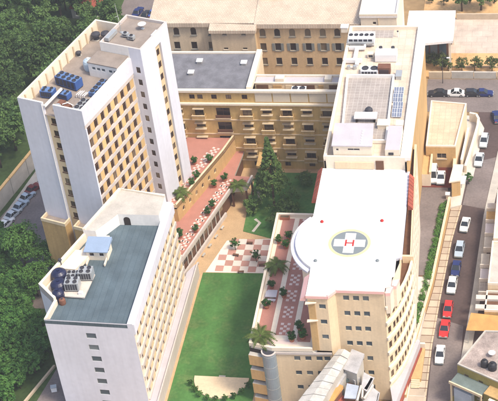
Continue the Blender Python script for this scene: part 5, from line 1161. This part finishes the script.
# foreground houses below the white wing
def quad(pxs, z): return [tuple(G(x, y, z).xy) for x, y in pxs]
SZ = 13.6
fo = thing('foreground_house', 'old house with long pale sheet roof in front of white wing', 'house', (17, -41, 0))
A0 = quad(((297, 402), (322, 402), (351, 352.5), (339, 348.5)), SZ)
m = MB(); m.prism(shrink(A0, .15), 0, SZ - .3); part('wall', m, 'cement', fo)
nb = 8
def lp(a, b, t): return (a[0] + (b[0] - a[0])*t, a[1] + (b[1] - a[1])*t)
for k in range(nb):
    t0, t1 = k/nb, (k + 1)/nb - .008; dz = .06*(k % 2)
    L0, L1, R0, R1 = lp(A0[0], A0[3], t0), lp(A0[0], A0[3], t1), lp(A0[1], A0[2], t0), lp(A0[1], A0[2], t1)
    C0, C1 = lp(L0, R0, .5), lp(L1, R1, .5)
    m = MB(); m.prism([L0, C0, C1, L1], SZ - .3, [SZ - .1 + dz, SZ + .35 + dz, SZ + .35 + dz, SZ - .1 + dz]); m.prism([C0, R0, R1, C1], SZ - .3, [SZ + .35 + dz, SZ - .1 + dz, SZ - .1 + dz, SZ + .35 + dz]); part('roof_sheet', m, 'tin2', fo)
sh_ = thing('foreground_shack', 'patchwork of tin roofed rooms in front of white wing', 'house', (23, -40, 0))
def room(pxs, z, zs, roof, wallm='cement'):
    poly = quad(pxs, z)
    m = MB(); m.prism(shrink(poly, .2), 0, z - .15); part('wall', m, wallm, sh_)
    m = MB(); m.prism(poly, z - .15, [z + q for q in zs]); part('roof_sheet', m, roof, sh_)
room(((343, 369), (357, 374), (364.5, 356), (352, 351)), 12.8, [.0, .0, .5, .5], 'tin')
room(((327, 391), (338, 387), (349, 371), (341, 368)), 11.6, [0, .1, .3, .2], 'tin')
room(((317, 402), (333, 402), (343.5, 388), (330, 382)), 11.2, [.0, .1, .5, .4], 'tarp', 'brownmach')
room(((344, 398), (356, 399), (359, 387.5), (347, 384.5)), 10.4, [0, .1, .4, .3], 'tinblue', 'wood')
room(((340, 384), (353, 385), (358, 376), (349, 373)), 9.6, [0, 0, .2, .2], 'brownmach', 'wood')
room(((361, 388), (367, 391), (374.5, 377), (364, 373)), 10.6, [.0, -.4, -.3, .2], 'tin')
room(((363, 402), (378, 402), (380, 392), (371, 387)), 9.0, [.2, -.2, -.2, .2], 'tin', 'wood')
room(((333, 402), (345, 402), (345, 396), (338, 393)), 9.6, [.2, -.2, -.2, .2], 'redtile', 'wood')
for k, (a, b) in enumerate((((362, 398, 10.2), (363, 382, 10.4)), ((364, 399, 10.0), (373, 385, 10.6)), ((357, 401, 10.6), (361, 386, 10.7)))):
    m = MB(); m.bar(G(*a), G(*b), .24, n=5); part('timber', m, 'concrete', sh_)
for k, (px, py, s_) in enumerate(((352, 379, .9), (347, 381, .7), (356, 382, .8))):
    q = G(px, py, 9.8); m = MB(); m.obox((q.x, q.y), s_*1.4, s_, 9.7, 10.3 + .2*k, .4*k); part('crate', m, ('redtile', 'teal', 'tin')[k], sh_)
# left boundary wall of the car park, and the little red roofed house in the wood
bw = thing('boundary_wall', 'tall grey wall with tan coping beyond the small car park', 'wall', (-57.5, 26, 0))
for k, ((x0, y0), (x1, y1), h) in enumerate((((-60.9, 9), (-59.2, 15.9), 2.6), ((-59.15, 16), (-57.7, 22.4), 4.2), ((-57.65, 22.5), (-56.2, 29), 4.2), ((-56.15, 29.1), (-54.4, 37), 4.2))):
    d_ = Vector((x1 - x0, y1 - y0)).normalized(); nn_ = Vector((-d_.y, d_.x))
    m = MB(); m.prism([(x0, y0), (x1, y1), (x1 + nn_.x*.5, y1 + nn_.y*.5), (x0 + nn_.x*.5, y0 + nn_.y*.5)], 0, h); part('wall_segment', m, 'cement', bw)
    m = MB(); m.prism([(x0 - nn_.x*.08, y0 - nn_.y*.08), (x1 - nn_.x*.08, y1 - nn_.y*.08), (x1 + nn_.x*.58, y1 + nn_.y*.58), (x0 + nn_.x*.58, y0 + nn_.y*.58)], h, h + .25); part('coping', m, 'ochre', bw)
mb = MB(); mb.prism([(-59.0, 8), (-57.4, 8), (-52.4, 34), (-54.2, 36)], -.02, .14); structure('car_park_walk', mb, 'cement')
p = G(86, 4, 3)
o = thing('wood_house', 'small house with red brown roof among the dark trees', 'house', (p.x, p.y, 0), rad(-10), world=False)
m = MB(); m.box(-3.2, 3.2, -2.4, 2.4, 0, 3.0); link('wall', m.mesh('wall', ['cement']), o)
m = MB(); m.prism([(-3.5, -2.7), (3.5, -2.7), (3.5, 0), (-3.5, 0)], 2.9, [3.0, 3.0, 4.2, 4.2]); m.prism([(-3.5, .001), (3.5, .001), (3.5, 2.7), (-3.5, 2.7)], 2.9, [4.2, 4.2, 3.0, 3.0]); link('roof', m.mesh('roof', ['redtile']), o)
add_window(o, -2, -2.42, 1.0, 0, 1.1, 1.2, .0, 'framewhite'); add_window(o, .8, -2.42, 1.0, 0, 1.1, 1.2, .0, 'framewhite')
# service lane wall at the bottom left
o = thing('lane_kerb', 'pale kerb between orchard and service lane at bottom left', 'kerb', (-38, -34, 0)); m = MB(); m.prism([(-41.2, -46), (-40.8, -46), (-34.6, -27.2), (-35.0, -27.2)], 0, .5); part('kerb', m, 'kerb', o)
o = thing('waste_bin', 'white wheeled bin at the foot of low white block', 'bin', (-33.2, -33.2, 0), .3, world=False); m = MB(); m.prism([(-.5, -.4), (.5, -.4), (.5, .4), (-.5, .4)], .12, 1.1); link('tub', m.mesh('tub', ['duct']), o); m = MB(); m.box(-.55, .55, -.45, .45, 1.1, 1.2); link('lid', m.mesh('lid', ['metal']), o)
for s in (-1, 1):
    m = MB(); m.bar((s*.4, .3, .1), (s*.48, .3, .1), .1, n=8); link('wheel', m.mesh('wheel', ['rubber']), o)

# ================================================================== 9. vehicles
def section(mb, secs, m_of):
    """loft of cross sections, each (x, [(y,z)...]) with equal counts"""
    n = len(secs[0][1])
    for (x0, a), (x1, b) in zip(secs, secs[1:]):
        for k in range(n - 1):
            mb.face([(x0, *a[k]), (x0, *a[k + 1]), (x1, *b[k + 1]), (x1, *b[k])], m_of(k))
    for (x, a), rev in ((secs[0], False), (secs[-1], True)):
        pts = [(x, *p) for p in a]; mb.face(pts[::-1] if not rev else pts, 0)
CARM = {}
def car_meshes(kind):
    if kind in CARM: return CARM[kind]
    L, Wd = (4.3, 1.72) if kind != 'van' else (4.7, 1.85)
    h = .84 if kind != 'van' else 1.0
    w2 = Wd/2
    def ring(w_, zb, zt): return [(-w_, zb), (-w_*1.0, zt*.62), (-w_*.93, zt), (w_*.93, zt), (w_*1.0, zt*.62), (w_, zb)]
    b = MB(); H = L/2
    section(b, [(-H, ring(w2*.86, .32, h*.86)), (-H + .12, ring(w2*.96, .24, h*.99)), (-H*.55, ring(w2, .22, h*1.02)), (0, ring(w2, .22, h*1.03)), (H*.45, ring(w2, .22, h*1.0)), (H*.8, ring(w2*.97, .22, h*.93)), (H - .1, ring(w2*.92, .24, h*.82)), (H, ring(w2*.84, .34, h*.7))], lambda k: 0)
    body = b
    rt = 1.40 if kind != 'van' else 1.95
    if kind == 'van': cs = [(-H + .08, .95, -H + .14, .86), (H*.40, .97, H*.18, .84)]; cab = (-H + .08, H*.62, -H + .2, H*.22)
    elif kind == 'hatch': cab = (-H + .08, H*.42, -H*.72, H*.02)
    else: cab = (-H*.68, H*.42, -H*.40, H*.04)
    x0, x1, r0, r1 = cab; zb = h*1.0; yb, yr = w2*.92, w2*.74
    g = MB(); r = MB()
    lo = [(x0, -yb, zb), (x1, -yb, zb), (x1, yb, zb), (x0, yb, zb)]; hi = [(r0, -yr, rt), (r1, -yr, rt), (r1, yr, rt), (r0, yr, rt)]
    for k in range(4):
        j = (k + 1) % 4; g.face([lo[k], lo[j], hi[j], hi[k]])
    t = .05
    r.face([(r0 - t, -yr - t*.4, rt + .03), (r1 + t, -yr - t*.4, rt + .03), (r1 + t, yr + t*.4, rt + .03), (r0 - t, yr + t*.4, rt + .03)])
    for k in range(4):
        j = (k + 1) % 4; e0 = Vector(hi[k]); e1 = Vector(hi[j]); o0 = Vector((e0.x + (t if k in (1, 2) else -t), e0.y + (t*.4 if k > 1 else -t*.4), rt + .03)); o1 = Vector((e1.x + (t if j in (1, 2) else -t), e1.y + (t*.4 if j > 1 else -t*.4), rt + .03))
        r.face([e0, e1, o1, o0])
    for k in range(4):
        r.bar(Vector(lo[k])*1.0, hi[k], .05, n=5)
    for s in (-1, 1): r.bar(((x0 + x1)/2, s*yb*1.0, zb), ((r0 + r1)/2, s*yr*1.01, rt), .045, n=5)
    wh = MB(); wh.bar((0, -.1, 0), (0, .1, 0), .31, n=16); rim = MB(); rim.bar((0, -.115, 0), (0, .115, 0), .19, n=12)
    hl = MB(); hl.box(-.04, .06, -.2, .2, -.08, .08); bp = MB(); bp.box(-.1, .1, -w2*.9, w2*.9, -.1, .1)
    CARM[kind] = dict(body=body, glass=g.mesh('window_glass', ['carglass']), roof=r, wheel=wh.mesh('wheel', ['rubber'], smooth=False), rim=rim.mesh('rim', ['rim']), lamp=hl.mesh('headlight', ['lampglass']), tail=hl.mesh('tail_light', ['lampred']), bump=bp, H=H, w2=w2, h=h)
    return CARM[kind]
CB = {}
def car(label, p, a, colour, kind='sedan', group=None, z=None):
    M = car_meshes(kind); o = thing('parked_car' if kind != 'van' else 'parked_van', label, 'car' if kind != 'van' else 'van', p, a, group, world=False)
    k = (kind, colour); q_ = R.uniform(.93, 1.05); o.scale = (q_, R.uniform(.97, 1.03), R.uniform(.97, 1.04))
    if k not in CB: CB[k] = (M['body'].mesh('body', [paint(colour)]), M['roof'].mesh('roof', [paint(colour)]), M['bump'].mesh('bumper', ['shutter' if sum(colour) < 2 else 'greypaint']))
    bd = link('body', CB[k][0], o); link('window_glass', M['glass'], o); link('roof', CB[k][1], o)
    H, w2, h = M['H'], M['w2'], M['h']
    for x in (-H*.62, H*.62):
        for s in (-1, 1):
            q = link('wheel', M['wheel'], o, (x, s*(w2 - .06), .31)); link('rim', M['rim'], q)
    for s in (-1, 1):
        link('headlight', M['lamp'], o, (H - .06, s*w2*.58, h*.66)); link('tail_light', M['tail'], o, (-H - .01, s*w2*.62, h*.72))
    for x in (-H - .02, H - .0): link('bumper', CB[k][2], o, (x, 0, .4))
    return o
WH, RD, SV, NV, BK, GB = (.78, .78, .76), (.62, .03, .025), (.50, .55, .58), (.02, .03, .12), (.025, .025, .03), (.38, .46, .54)
def sdir(y): return math.atan2(1.0, (lerp(KL, y + 3) - lerp(KL, y - 3))/6)
for px, py, c_, kd, lab in ((440, 355, WH, 'sedan', 'white car parked nearest the bottom of the street'), (444.5, 329, RD, 'sedan', 'bright red car parked at kerb, nearer of two red cars'), (448, 310, RD, 'hatch', 'bright red car parked at kerb, farther of two red cars'),
    (452, 286, WH, 'hatch', 'white car parked between red and navy cars'), (456, 269, NV, 'sedan', 'navy blue car parked at kerb between white and pale blue cars'), (459.5, 250, GB, 'hatch', 'pale blue grey car parked beside navy car'), (465, 225, WH, 'sedan', 'white car parked near the hedge end below gatehouse'),
    (479, 160, SV, 'sedan', 'silver car parked by curved wall, nearer the gatehouse'), (484, 141, SV, 'hatch', 'silver car parked by curved wall, farther from the gatehouse')):
    p = G(px, py, .4); car(lab, (p.x, p.y, 0), sdir(p.y) + math.pi, c_, kd, 'cars parked along the right street')
p = G(497, 117, .4); car('dark blue car driving at the right street corner', (p.x, p.y, 0), rad(100), NV, 'sedan')
for px, c_, kd, lab in ((438, BK, 'sedan', 'dark car on the rear street, leftmost beside white wing'), (455, WH, 'sedan', 'white car on the rear street between dark cars'), (473.5, BK, 'hatch', 'dark car on the rear street just right of white car'), (483.5, NV, 'sedan', 'dark navy car on the rear street, rightmost')):
    p = G(px, 93.5, .4); car(lab, (p.x, p.y, 0), R.choice((0, math.pi)) + R.uniform(-.04, .04), c_, kd, 'cars on the rear street')
for px, py, kd, lab in ((433, 176, 'van', 'white van in the red brown parking bay'), (441, 178, 'sedan', 'white car beside the van in the red brown parking bay')):
    p = G(px, py, 2.0); car(lab, (p.x, p.y, 1.63), rad(-90), WH, kd)
for px, py, c_, lab in ((-1, 239, WH, 'white car at the lower end of the small car park row'), (6, 224, WH, 'white car second from lower end of the car park row'), (13, 214.5, SV, 'silver car in the middle of the car park row'), (20.5, 206, GB, 'pale blue car past the middle of the car park row'), (27, 197, GB, 'pale car second from far end of car park row'), (33, 189, RD, 'dark red car at far end of the car park row')):
    p = G(px, py, .4); car(lab, (p.x, p.y, 0), rad(65 + R.uniform(-5, 5)), c_ if 'dark red' not in lab else (.16, .02, .02), 'sedan', 'cars in the small car park')
for px, py, c_, lab in ((138, 12, NV, 'dark blue car in the rear car park, leftmost of three'), (146, 15, BK, 'dark car in the rear car park, middle of three'), (154, 13, (.05, .10, .32), 'blue car in the rear car park, rightmost of three')):
    p = G(px, py, .4); car(lab, (p.x, p.y, 0), rad(80), c_, 'sedan', 'cars in the rear car park')

# ================================================================== 10. light summer haze over the whole place
hb = MB(); hb.box(-1400, 1400, -1400, 1400, -1.0, 190.0)
hz = link('haze', hb.mesh('haze', [])); hz['kind'] = 'stuff'
hm = bpy.data.materials.new('haze'); hm.use_nodes = True; hn = hm.node_tree.nodes
hn.remove(hn['Principled BSDF']); pv_ = hn.new('ShaderNodeVolumePrincipled'); pv_.inputs['Color'].default_value = (.94, .95, 1.0, 1); pv_.inputs['Density'].default_value = .00028; pv_.inputs['Anisotropy'].default_value = .2
hm.node_tree.links.new(pv_.outputs[0], hn['Material Output'].inputs['Volume']); hz.data.materials.append(hm)
